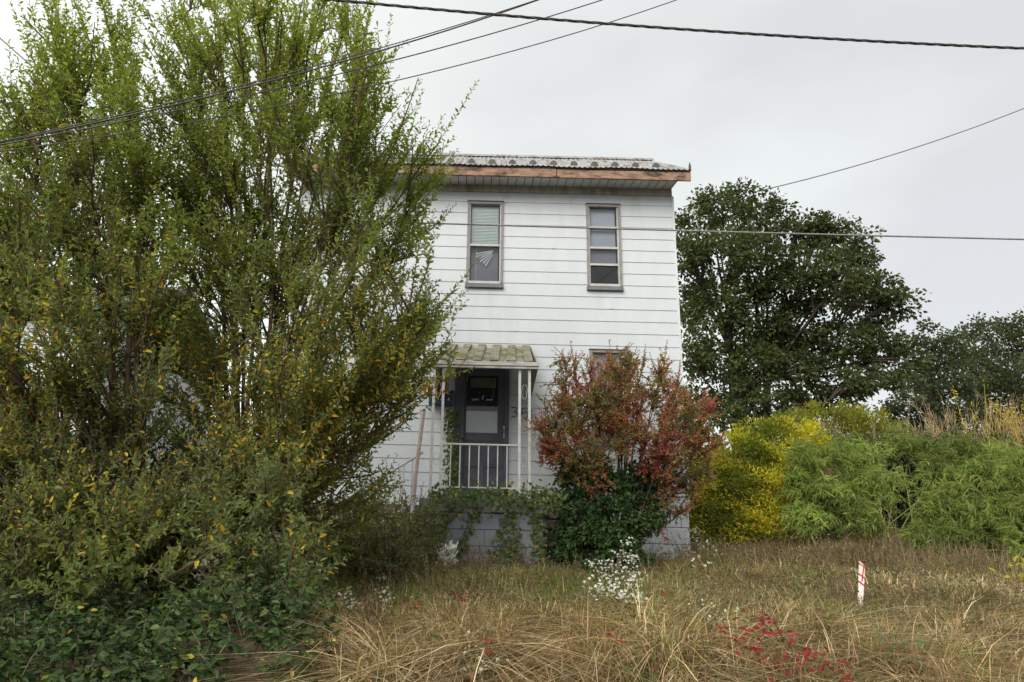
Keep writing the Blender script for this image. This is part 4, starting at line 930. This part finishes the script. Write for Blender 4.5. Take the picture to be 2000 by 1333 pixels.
lob = [((x, 58 + rng.uniform(-3, 3), 4.6 + rng.uniform(-.6, 1.6)), (3.4, 2.2, 4.6)) for x in np.arange(-62, 76, 3.6)]
V, Q, C = blob_leaves(lob, (5.5, 22), .6, .45, lambda P: pick(len(P), [(5, (.05, .065, .035)), (3, (.07, .08, .04)), (1, (.12, .10, .04))], .25), .2, clump=1.3, shell=.3)
tag(npobj('far_woods', V, Q, 'leaffar', None, C), 'distant line of woods closing the view behind the thicket', 'woods', kind='stuff')
# ------------------------------------------------------------------ grass
def tufts(cx, cy, nb, L, table, arch, width, seg=3, lean=None, rad=.09, var=.3, flat=1.0):
    n = len(cx); i = np.repeat(np.arange(n), nb); m_ = len(i)
    px = cx[i] + rng.normal(size=m_) * rad; py = cy[i] + rng.normal(size=m_) * rad; P = np.stack([px, py, hgt(px, py) - .02], -1)
    a = rng.uniform(0, 2 * PI, m_); o = np.stack([np.cos(a), np.sin(a), np.zeros(m_)], -1) + (0 if lean is None else lean[i])
    l = (L[i] if hasattr(L, '__len__') else L) * rng.uniform(.5, 1.2, m_); ar = arch * rng.uniform(.4, 1.5, m_)
    t = np.linspace(0, 1, seg + 1)[None, :, None]
    up = np.array([0, 0, 1.]); h = (l / (1 + .5 * ar))[:, None, None]
    C = P[:, None] + up * h * (t * (1.25) - t ** 2 * .55 * ar[:, None, None]) * flat + o[:, None] * (l * ar * .62)[:, None, None] * t ** 1.6
    sd_ = unit(np.cross(o, up) + rvec(m_) * .4); w = width * rng.uniform(.6, 1.3, (m_, 1, 1)) * np.array([1, .9, .65, .12] if seg == 3 else [1, .7, .1])[None, :, None]
    A, B = C - sd_[:, None] * w, C + sd_[:, None] * w
    V = np.stack([A, B], 2).reshape(-1, 3); idx = np.arange(m_ * (seg + 1) * 2).reshape(m_, seg + 1, 2)
    Q = np.stack([idx[:, :-1, 0], idx[:, :-1, 1], idx[:, 1:, 1], idx[:, 1:, 0]], -1).reshape(-1, 4)
    tone = (1 + rng.uniform(-.45, .32, n))[i][:, None]
    tt = table(cx, cy); ch = rng.uniform(size=(m_, 1)); cols = np.where(ch < tt[0][i][:, None], tt[1], np.where(ch < tt[2][i][:, None], tt[3], tt[4]))
    cols = np.clip(cols * tone * (1 + rng.uniform(-var, var, (m_, 1))) * (1 + rng.uniform(-.08, .08, (m_, 3))), 0, 1)
    return V, Q, np.repeat(cols, (seg + 1) * 2, axis=0)
TAN, STRAW, GRN, OLV, BRN = np.array((.48, .335, .185)), np.array((.68, .53, .33)), np.array((.15, .19, .05)), np.array((.27, .26, .09)), np.array((.22, .15, .095))
def not_house(x, y): return ~(((x > PX0 - .05) & (x < PX1 + .05) & (y > PY - .06)) | ((x > XL) & (x < XR) & (y > WY - .08)))
def pn(x, y, s=1.0, o=0.0): return .5 + .5 * np.sin(x * 1.9 * s + 1.3 * np.sin(y * 1.4 * s + o) + o) * np.cos(y * 1.6 * s - .8 * np.sin(x * 2.1 * s) + o)
# the bank: long tan grass falling over itself in tussocks
def strat(x0, x1, y0, y1, n):
    st = math.sqrt((x1 - x0) * (y1 - y0) / n); X, Y = np.meshgrid(np.arange(x0, x1, st), np.arange(y0, y1, st)); X, Y = X.ravel(), Y.ravel()
    return X + rng.uniform(-.55, .55, len(X)) * st, Y + rng.uniform(-.55, .55, len(X)) * st
def lean_field(x, y, k=1.0, down=-.5):
    a = 2.2 * np.sin(x * 1.1 + 1.5 * np.sin(y * .9)) + 1.3 * np.sin(y * 2.1 - x * .7)
    return np.stack([np.sin(a) * k + rng.normal(0, .45, len(x)), down + np.cos(a) * .3 * k + rng.normal(0, .4, len(x)), np.zeros(len(x))], -1)
def tb1(cx, cy):
    g = .22 + .42 * smooth(5.4, 6.8, cy) * pn(cx, cy, .9) + .22 * np.clip(pn(cx, cy, 1.3, 2) - .55, 0, 1)
    return g, OLV, g + .52 - .25 * pn(cx, cy, 2.0, 4), TAN, STRAW
x, y = strat(-1.3, 4.8, 3.2, 6.5, 620); k = (x > -.165 * y - .15 * rng.uniform(size=len(x))); x, y = x[k], y[k]
r1 = tufts(x, y, 88, rng.uniform(.24, .60, len(x)) * (1 - .5 * smooth(5.3, 6.4, y)), tb1, 1.7, .0027, lean=lean_field(x, y, .65), rad=.06, var=.5)
x, y = strat(-1.3, 4.8, 3.2, 6.6, 900); k = (x > -.165 * y - .05); x, y = x[k], y[k]
r2 = tufts(x, y, 26, rng.uniform(.12, .30, len(x)), tb1, 1.1, .0024, lean=lean_field(x, y, .5), rad=.13, var=.42)
x, y = strat(-1.2, 4.8, 3.5, 6.9, 260); k = (x > -.165 * y) & (pn(x, y, .8, 6) > .45); x, y = x[k], y[k]
r3 = tufts(x, y, 46, rng.uniform(.16, .40, len(x)), lambda a, b: (np.full(len(a), .62), GRN * 1.15, np.full(len(a), .9), OLV, TAN), .9, .0028, lean=lean_field(x, y, .5), rad=.07, var=.35)
x, y = strat(-1.2, 4.8, 3.4, 6.6, 240); k = (x > -.165 * y) & (pn(x, y, 1.1, 9) > .5); x, y = x[k], y[k]
r4 = tufts(x, y, 60, rng.uniform(.14, .34, len(x)), lambda a, b: (np.full(len(a), .55), BRN * .55, np.full(len(a), .85), BRN, TAN), 1.3, .0028, lean=lean_field(x, y, .5), rad=.09, var=.35)
r = join([r1, r2, r3, r4]); tag(npobj('bank_grass', r[0], r[1], 'grass', None, r[2]), 'long tan dead grass falling over the front bank', 'grass', kind='stuff')
# greener grass before the house
x, y = strat(-2.2, 2.6, 6.0, 10.8, 1700); k = not_house(x, y); x, y = x[k], y[k]
def tb2(cx, cy):
    g = .62 + .3 * pn(cx, cy, 1.2) - .35 * smooth(7.0, 6.0, cy); return g * .6, GRN, g, OLV, TAN
r = tufts(x, y, 32, rng.uniform(.09, .22, len(x)), tb2, 1.0, .0032, lean=lean_field(x, y, .5, -.15), rad=.11)
tag(npobj('lawn_grass', r[0], r[1], 'grass', None, r[2]), 'green uncut grass between the bank and the house', 'grass', kind='stuff')
# the field at the right
x, y = strat(1.8, 11.0, 6.0, 14.2, 4300); k = not_house(x, y) & (x < y * .95 + .8); x, y = x[k], y[k]
def tb3(cx, cy):
    b = .10 + .40 * smooth(8.8, 11.5, cy) + .75 * np.clip(pn(cx, cy, .9, 1) - .62, 0, 1); b = np.clip(b, .03, .85)
    return b, BRN, np.clip(b + .15 + .75 * np.clip(pn(cx, cy, 1.0, 3) - .1, 0, .8), 0, .97), OLV, STRAW * .9
r = tufts(x, y, 28, rng.uniform(.10, .25, len(x)), tb3, 1.35, .0040, lean=lean_field(x, y, .8, -.2), rad=.13)
tag(npobj('field_grass', r[0], r[1], 'grass', None, r[2]), 'matted brown and olive grass of the field at the right', 'grass', kind='stuff')
# russet seedy weeds standing at the foot of the thicket
n = 1100; x = rng.uniform(3.0, 9.8, n); y = 9.2 + 3.6 * rng.uniform(0, 1, n) ** .8 + .25 * np.maximum(0, 6 - x); k = not_house(x, y); x, y = x[k], y[k]
r = tufts(x, y, 15, rng.uniform(.15, .42, len(x)) * (.5 + pn(x, y, .9, 5)), lambda a, b: (.15 + .5 * pn(a, b, .8, 2), BRN, .45 + .5 * pn(a, b, .8, 2), np.array((.26, .18, .115)), OLV), .75, .0036, lean=lean_field(x, y, .6, 0), rad=.16, var=.4)
tag(npobj('russet_weeds', r[0], r[1], 'grass', None, r[2]), 'russet brown seedy weeds along the foot of the thicket', 'weeds', kind='stuff')
# tall pale grass stems at the house corner
x = rng.uniform(2.1, 3.5, 40); y = rng.uniform(8.6, 10.4, 40)
r = tufts(x, y, 9, rng.uniform(.25, .5, 40), lambda a, b: (np.full(len(a), .4), OLV, np.full(len(a), .75), TAN, BRN), .7, .0026, rad=.16)
tag(npobj('corner_grass', r[0], r[1], 'grass', None, r[2]), 'tall upright grass stems by the right corner of the house', 'grass', kind='stuff')
# far ground cover, scattered low leaves among the grass
n = 8200; x = rng.uniform(-2.2, 8, n); y = rng.uniform(3.6, 11.5, n); k = not_house(x, y) & (x > -.165 * y); x, y = x[k], y[k]; P = np.stack([x, y, hgt(x, y) + rng.uniform(.02, .16, len(x))], -1)
l = rng.uniform(.025, .06, len(x))
tag((lambda r: npobj('ground_cover', r[0], r[1], 'leaf', None, r[2]))(leafgeo(P, unit(rvec(len(x)) * np.array([1, 1, .4])), unit(np.array([0, -.3, 1.]) + rvec(len(x)) * .6), l, l * .55, pick(len(x), [(4, (.075, .11, .035)), (3, (.13, .12, .05)), (3, (.15, .09, .055)), (.25, (.40, .06, .05))], .3))),
    'scattered low leaves growing through the grass', 'ground cover', kind='stuff')

# dead branching weeds standing in the grass
x, y = strat(-.9, 8.5, 4.0, 11.5, 420); k = not_house(x, y) & (x > -.15 * y) & (x < y * .8) & (pn(x, y, .8, 4) > .35); x, y = x[k], y[k]
i = np.repeat(np.arange(len(x)), 6); b0 = np.stack([x[i], y[i], hgt(x[i], y[i])], -1) + rng.normal(size=(len(i), 3)) * np.array([.05, .05, 0]); Ls_ = rng.uniform(.14, .38, (len(i), 1)); d0 = unit(np.array([0, 0, 1.]) + rvec(len(i)) * .55)
C6 = bez(b0, b0 + d0 * Ls_ * .6, b0 + d0 * Ls_ + rng.normal(size=(len(i), 3)) * .05, 5); V1, Q1 = tubes(C6, np.linspace(.0032, .0014, 5)[None] * np.ones((len(i), 1)), 3)
j = np.repeat(np.arange(len(i)), 14); P, Tn = lerp_curve(C6, j, rng.uniform(.3, 1, len(j))); l = rng.uniform(.012, .03, len(j))
V2, Q2, C2 = leafgeo(P + rng.normal(size=P.shape) * .012, unit(Tn * .4 + rvec(len(j))), rvec(len(j)), l, l * .5, pick(len(j), [(4, (.15, .10, .065)), (3, (.20, .15, .08)), (2, (.15, .16, .06)), (1, (.26, .20, .12))], .3), .1, .1, True)
tag(npobj('dead_weeds', np.concatenate([V1, V2]), np.concatenate([Q1, Q2 + len(V1)]), 'grass', None, np.concatenate([colour(len(V1), (.17, .12, .075), .2), C2])), 'small brown branching dead weeds dotted through the grass', 'weeds', kind='stuff')
# ------------------------------------------------------------------ white asters, white ornament, red creeper
def aster(label, base, spots, nflow, L=.0155):
    b = np.array(base); b[2] = hgt(b[0], b[1]); root = plant('white_aster', b, label, 'flowers', 'white asters')
    Ls = []; P = []
    for c, s in spots:
        c = np.array(c); Ls.append(limb(b + rng.normal(size=3) * np.array([.05, .05, 0]), c, .005, .002, 7, .012, (0, 0, .05)))
        m_ = max(8, int(nflow * s / .1)); q = c + rng.normal(size=(m_, 3)) * np.array([s * 1.15, s, s * .75]); P.append(q)
        for e in q[::3]: Ls.append(limb(c - np.array([0, 0, s * .6]), e, .002, .001, 4, .004))
    limbs_obj('stems', Ls, 'aster_stem', root, 4, True)
    P = np.concatenate(P); k = 6; i = np.repeat(np.arange(len(P)), k); a = np.tile(np.arange(k) * 2 * PI / k, len(P)) + np.repeat(rng.uniform(0, 1, len(P)), k)
    nn = unit(np.array([0, -.7, .7]) + rvec(len(P)) * .5); u = unit(np.cross(nn, np.array([0.3, .1, 1]))); v = np.cross(nn, u)
    D = u[i] * np.cos(a)[:, None] + v[i] * np.sin(a)[:, None]; l = L * rng.uniform(.7, 1.2, len(i))
    foliage(root, 'blossoms', *leafgeo(P[i], D, nn[i], l, l * .75, colour(len(i), (.62, .63, .56), .15, .03), .1, .1, True), 'petal')
    j = np.repeat(np.arange(len(P)), 3); Pl = P[j] + rng.normal(size=(len(j), 3)) * .05 - np.array([0, 0, .07]); l = rng.uniform(.02, .045, len(j))
    foliage(root, 'leaves', *leafgeo(Pl, unit(rvec(len(j)) + np.array([0, 0, .4])), rvec(len(j)), l, l * .3, colour(len(j), (.10, .14, .045), .3, .1), .1, .1, True))
M['aster_stem'] = mat('aster_stem', (.10, .13, .05))
def S_(*q):
    o = []
    for a, b, Y, s in q:
        p = at(a, b, Y); o.append((p if p[2] > hgt(p[0], p[1]) + .06 else hit(a, b, .12), s))
    return o
aster('largest white aster clump in front of the ivy mound', at(1205, 1190, 8.6), S_((1225, 1060, 8.7, .04), (1215, 1085, 8.7, .05), (1190, 1105, 8.5, .06), (1215, 1110, 8.6, .07), (1160, 1102, 8.5, .045), (1185, 1130, 8.5, .07), (1220, 1135, 8.6, .07), (1240, 1120, 8.6, .05), (1170, 1150, 8.5, .06), (1160, 1158, 8.4, .04), (1235, 1140, 8.5, .05), (1225, 1165, 8.4, .05), (1200, 1160, 8.4, .06), (1250, 1165, 8.4, .03), (1240, 1090, 8.7, .04)), 42)
aster('sparse white aster growing at the right corner of the house', at(1380, 1120, 10.2), S_((1355, 1045, 10.4, .05), (1365, 1070, 10.3, .07), (1385, 1065, 10.3, .06), (1395, 1085, 10.2, .05), (1370, 1100, 10.2, .06), (1350, 1085, 10.3, .06), (1362, 1035, 10.4, .03)), 6, .018)
aster('thin white aster in the grass beside the left thicket', at(755, 1190, 7.8), S_((742, 1130, 7.8, .02), (748, 1150, 7.7, .03), (758, 1165, 7.7, .03), (765, 1175, 7.7, .03)), 6, .016)
aster('small white aster at the right end of the undergrowth', at(690, 1200, 6.2), S_((672, 1165, 6.2, .03), (690, 1185, 6.1, .03), (682, 1175, 6.2, .03)), 5, .014)
aster('low pale aster mat among the tan grass at the bottom', at(925, 1320, 4.6), S_((900, 1270, 4.6, .05), (930, 1290, 4.6, .06), (895, 1310, 4.5, .05), (950, 1300, 4.5, .05), (920, 1315, 4.5, .05)), 4, .010)
aster('scattered pale aster on the bank right of the largest clump', at(1390, 1200, 6.8), S_((1370, 1190, 6.8, .06), (1400, 1185, 6.8, .06), (1420, 1195, 6.8, .06), (1385, 1205, 6.7, .05)), 5, .011)
# white ruffled ornament at the porch foot
ob = at(872, 1118, 9.2); ob[2] = hgt(ob[0], ob[1]); orn = plant('white_ornament', ob, 'white ruffled garden ornament at the foot of the porch wall', 'ornament')
M['orn'] = mat('white_plaster', (.80, .79, .75), (.70, .69, .64), 14, .7, .3)
for nm, px, py, n_, r0, r1, tilt in (('lower_tier', 873, 1108, 15, .07, .14, .55), ('upper_tier', 877, 1085, 13, .05, .12, .35)):
    c = at(px, py, 9.2); mb = MB()
    for j in range(n_):
        a = j / n_ * 2 * PI + random.uniform(-.2, .2); d = np.array([math.cos(a), math.sin(a), 0]); s2 = np.array([-d[1], d[0], 0]); r = random.uniform(.75, 1.1) * r1; hz = random.uniform(.3, 1.5) * r1
        p0, p1, p2, p3, p4 = c + d * .01, c + d * r * .5 + s2 * r * .32 + np.array([0, 0, hz * .35]), c + d * r + s2 * r * .18 + np.array([0, 0, hz]), c + d * r * 1.05 - s2 * r * .2 + np.array([0, 0, hz * .85]), c + d * r * .5 - s2 * r * .32 + np.array([0, 0, hz * .3])
        mb.prism([p0, p1, p2, p3, p4], tuple(d * -.004 + np.array([0, 0, .009])))
    mb.obj(nm, 'orn', orn)
cb = at(873, 1112, 9.2); MB().tube([ob - np.array([0, 0, .02]), ob + np.array([0, 0, .03]), (ob + cb) / 2, cb + np.array([0, 0, .03]), at(877, 1085, 9.2)], [.07, .05, .035, .04, .03], 9).obj('pedestal', 'orn', orn)
# red creeper
def red_patch(label, spots, base):
    b = np.array(base); b[2] = hgt(b[0], b[1]); root = plant('red_creeper', b, label, 'creeper', 'red creepers'); Ps = []; Ls = []
    for px, py, Y, s, k in spots:
        c = hit(px, py, .27); Ps.append(c + rng.normal(size=(k, 3)) * s * np.array([1.7, 1, 1])); Ls.append(limb(b, c, .004, .002, 6, .01, (0, 0, .12)))
    P = np.concatenate(Ps); l = rng.uniform(.02, .044, len(P)); limbs_obj('stems', Ls, 'bark', root, 4, True)
    foliage(root, 'leaves', *leafgeo(P, unit(rvec(len(P)) * np.array([1, .6, .5]) + np.array([0, -.2, -.1])), unit(np.array([0, -.8, .6]) + rvec(len(P)) * .5), l, l * .55, pick(len(P), [(3, (.30, .030, .042)), (2, (.22, .05, .04)), (1, (.36, .04, .055))], .35), .12, .2))
red_patch('patch of crimson creeper leaves in the tan grass below the stake', [(1470, 1205, 6.0, .04, 14), (1480, 1220, 5.9, .03, 10), (1460, 1240, 5.7, .03, 14), (1415, 1222, 5.9, .02, 6), (1448, 1265, 5.5, .03, 12), (1500, 1215, 5.9, .03, 5), (1525, 1255, 5.5, .04, 18), (1550, 1270, 5.4, .05, 22), (1515, 1230, 5.7, .03, 6), (1595, 1295, 5.2, .05, 16), (1610, 1300, 5.2, .03, 12), (1630, 1318, 5.1, .03, 10), (1585, 1275, 5.3, .02, 6), (1510, 1300, 5.1, .03, 6)], hit(1540, 1290))
red_patch('few red creeper leaves in the grass left of the large aster', [(808, 1180, 7.0, .02, 7), (905, 1160, 7.5, .02, 4), (945, 1260, 5.2, .02, 5), (895, 1310, 4.7, .02, 6), (1197, 1245, 5.6, .02, 6), (1300, 1162, 7.6, .02, 5)], hit(980, 1200))
# small bright plants in the bank
def sprig(label, px, py, Y, k, L, col, s=.08):
    c = hit(px, py, .20); b = c.copy(); b[2] = hgt(b[0], b[1]); root = plant('leafy_sprig', b, label, 'plant', 'leafy sprigs')
    limbs_obj('stem', [limb(b, c + rng.normal(size=3) * s * .6, .004, .002, 5, .01) for _ in range(4)], 'aster_stem', root, 4, True)
    P = c + rng.normal(size=(k, 3)) * np.array([s, s, s]); l = L * rng.uniform(.6, 1.2, k)
    foliage(root, 'leaves', *leafgeo(P, unit(rvec(k) + np.array([0, -.3, 0])), unit(np.array([0, -.6, .8]) + rvec(k) * .5), l, l * .55, colour(k, col, .25, .1)))
sprig('yellow-green leafy sprig in the tan grass at the bottom', 1268, 1310, 4.7, 26, .045, (.13, .17, .04))
sprig('bluish green sprig in the grass right of the red creeper', 1750, 1285, 5.6, 36, .04, (.10, .16, .08))
sprig('yellow leaf sprig in the field at the right edge', 1990, 1120, 9.2, 16, .09, (.45, .42, .06), .07)
sprig('tiny yellow flowers in the russet weeds', 1562, 1078, 10.4, 24, .03, (.62, .47, .03), .05)
sprig('greyish weed plant in the middle of the field', 1845, 1135, 8.6, 40, .035, (.17, .18, .09), .12)

# ------------------------------------------------------------------ survey stake
SY = float(hit(1680, 1168, .06)[1]) - .05; sb = at(1680, 1172, SY); sb[2] = hgt(sb[0], sb[1]) - .05; st0, st1 = at(1680, 1172, SY), at(1683, 1100, SY)
stk = plant('survey_stake', sb, 'white wooden stake wrapped in red tape standing in the field', 'stake')
dx_ = (st1[0] - st0[0]) / (st1[2] - st0[2]); zt = st1[2]; w_ = .019
def sxz(z): return st0[0] + (z - st0[2]) * dx_
z0 = min(float(sb[2]), float(st0[2]) - .05)
MB().hexa([(sxz(z0) - w_, SY -0.010, z0), (sxz(z0) + w_, SY -0.015, z0), (sxz(z0) + w_, SY +0.005, z0), (sxz(z0) - w_, SY +0.010, z0), (sxz(zt) - w_, SY -0.010, zt + .015), (sxz(zt) + w_, SY -0.015, zt - .03), (sxz(zt) + w_, SY +0.005, zt - .03), (sxz(zt) - w_, SY +0.010, zt + .015)]).obj('board', 'stakewhite', stk)
for fz, th_ in ((.94, .010), (.66, .014), (.46, .014)):
    z = st0[2] + (zt - st0[2]) * fz; xm_ = sxz(z)
    MB().hexa([(xm_ - w_ - .002, SY -0.018, z + .018 - th_), (xm_ + w_ + .002, SY -0.022, z - .018 - th_), (xm_ + w_ + .002, SY +0.010, z - .018 - th_), (xm_ - w_ - .002, SY +0.014, z + .018 - th_), (xm_ - w_ - .002, SY -0.018, z + .018), (xm_ + w_ + .002, SY -0.022, z - .018), (xm_ + w_ + .002, SY +0.010, z - .018), (xm_ - w_ - .002, SY +0.014, z + .018)]).obj('tape', 'tapered', stk)
z = st0[2] + (zt - st0[2]) * .5; MB().hexa([(sxz(z) - .006, SY -0.020, z), (sxz(z) + .004, SY -0.021, z), (sxz(z) + .004, SY -0.016, z), (sxz(z) - .006, SY -0.016, z), (sxz(zt) + .004, SY -0.020, zt - .02), (sxz(zt) + .014, SY -0.021, zt - .02), (sxz(zt) + .014, SY -0.016, zt - .02), (sxz(zt) + .004, SY -0.016, zt - .02)]).obj('tape', 'tapered', stk)

# ------------------------------------------------------------------ autumn flowers on the porch
fb = at(850, 758, 10.6); fl = plant('orange_flowers', fb, 'bunch of orange autumn flowers above the blue mailbox', 'flowers')
k = 330; P = fb + np.clip(rng.normal(size=(k, 3)), -1.6, 1.6) * np.array([.11, .03, .055]); l = rng.uniform(.025, .05, k)
foliage(fl, 'blossoms', *leafgeo(P, unit(rvec(k) + np.array([0, -.5, 0])), unit(np.array([0, -1, .3]) + rvec(k) * .4), l, l * .8, pick(k, [(4, (.66, .24, .04)), (3, (.72, .36, .07)), (1, (.75, .60, .30))], .2)), 'petal')
limbs_obj('stems', [limb(fb + np.array([0, .16, -.05]), fb + rng.normal(size=3) * np.array([.08, .02, .04]), .004, .002, 5, .01) for _ in range(6)], 'aster_stem', fl, 4, True)

# ------------------------------------------------------------------ overhead wires
def wire(label, pts, r, m='wire', name='overhead_wire', group='overhead wires', k=40):
    A, B, C = [np.array(at(*q)) for q in (pts[0], pts[1], pts[2])]
    # parabola through three points, carried on beyond the frame to both sides
    t1 = np.linalg.norm(B - A) / (np.linalg.norm(B - A) + np.linalg.norm(C - B)); t = np.linspace(-.6, 1.6, k)[:, None]
    P = A * ((t - t1) * (t - 1)) / ((0 - t1) * (0 - 1)) + B * (t * (t - 1)) / (t1 * (t1 - 1)) + C * (t * (t - t1)) / (1 - t1)
    return P
def wobj(P, r, m, label):
    tag(MB().tube(P, r, 6).obj('overhead_wire', m, smooth=True), label, 'wire', 'overhead wires')
P = wire('', [(640, -1, 5.2), (1340, 58, 5.4), (2000, 95, 5.6)], .012, k=260)
cab = thing('power_cable', P[len(P) // 2], 'thick black twisted power cable sagging across the top of the picture', 'cable', 'overhead wires')
u = np.linspace(0, 2 * PI * 34, len(P))
for ph in (0, 2.09, 4.19):
    MB().tube(P + np.stack([np.zeros(len(P)), np.cos(u + ph) * .0072, np.sin(u + ph) * .0072], -1), .0066, 5).obj('strand', 'wire', cab, smooth=True)
wobj(wire('', [(0, 277, 4.6), (500, 160, 4.9), (1055, -2, 5.4)], 0, k=40), .0042, 'wire', 'uppermost thin black wire slanting up in front of the tall shrubs')
wobj(wire('', [(0, 279, 4.65), (500, 166, 4.95), (1035, 6, 5.45)], 0, k=40), .0060, 'wire', 'thicker black wire running just under the uppermost slanting one')
wobj(wire('', [(0, 283, 4.7), (500, 183, 5.0), (1180, -1, 5.6)], 0, k=40), .0048, 'wire', 'third slanting black wire, second lowest of the bundle')
wobj(wire('', [(0, 296, 4.8), (600, 196, 5.1), (1325, -1, 5.7)], 0, k=40), .0042, 'wire', 'lowest of the slanting black wires before the shrubs')
wobj(wire('', [(860, 437, 8.6), (1300, 450, 8.5), (2000, 468, 8.4)], 0, k=40), .0105, 'wirepale', 'grey wire crossing level in front of the upper windows')
wobj(wire('', [(1430, 385, 27), (1700, 316, 26.5), (2000, 212, 26)], 0, k=40)[12:], .022, 'wirepale', 'thin wire rising to the right from behind the big tree')
wobj(wire('', [(0, 75, 7.6), (60, 128, 7.6), (130, 190, 7.6)], 0, k=40)[:32], .0075, 'wire', 'short black wire entering the left tree from the upper left')
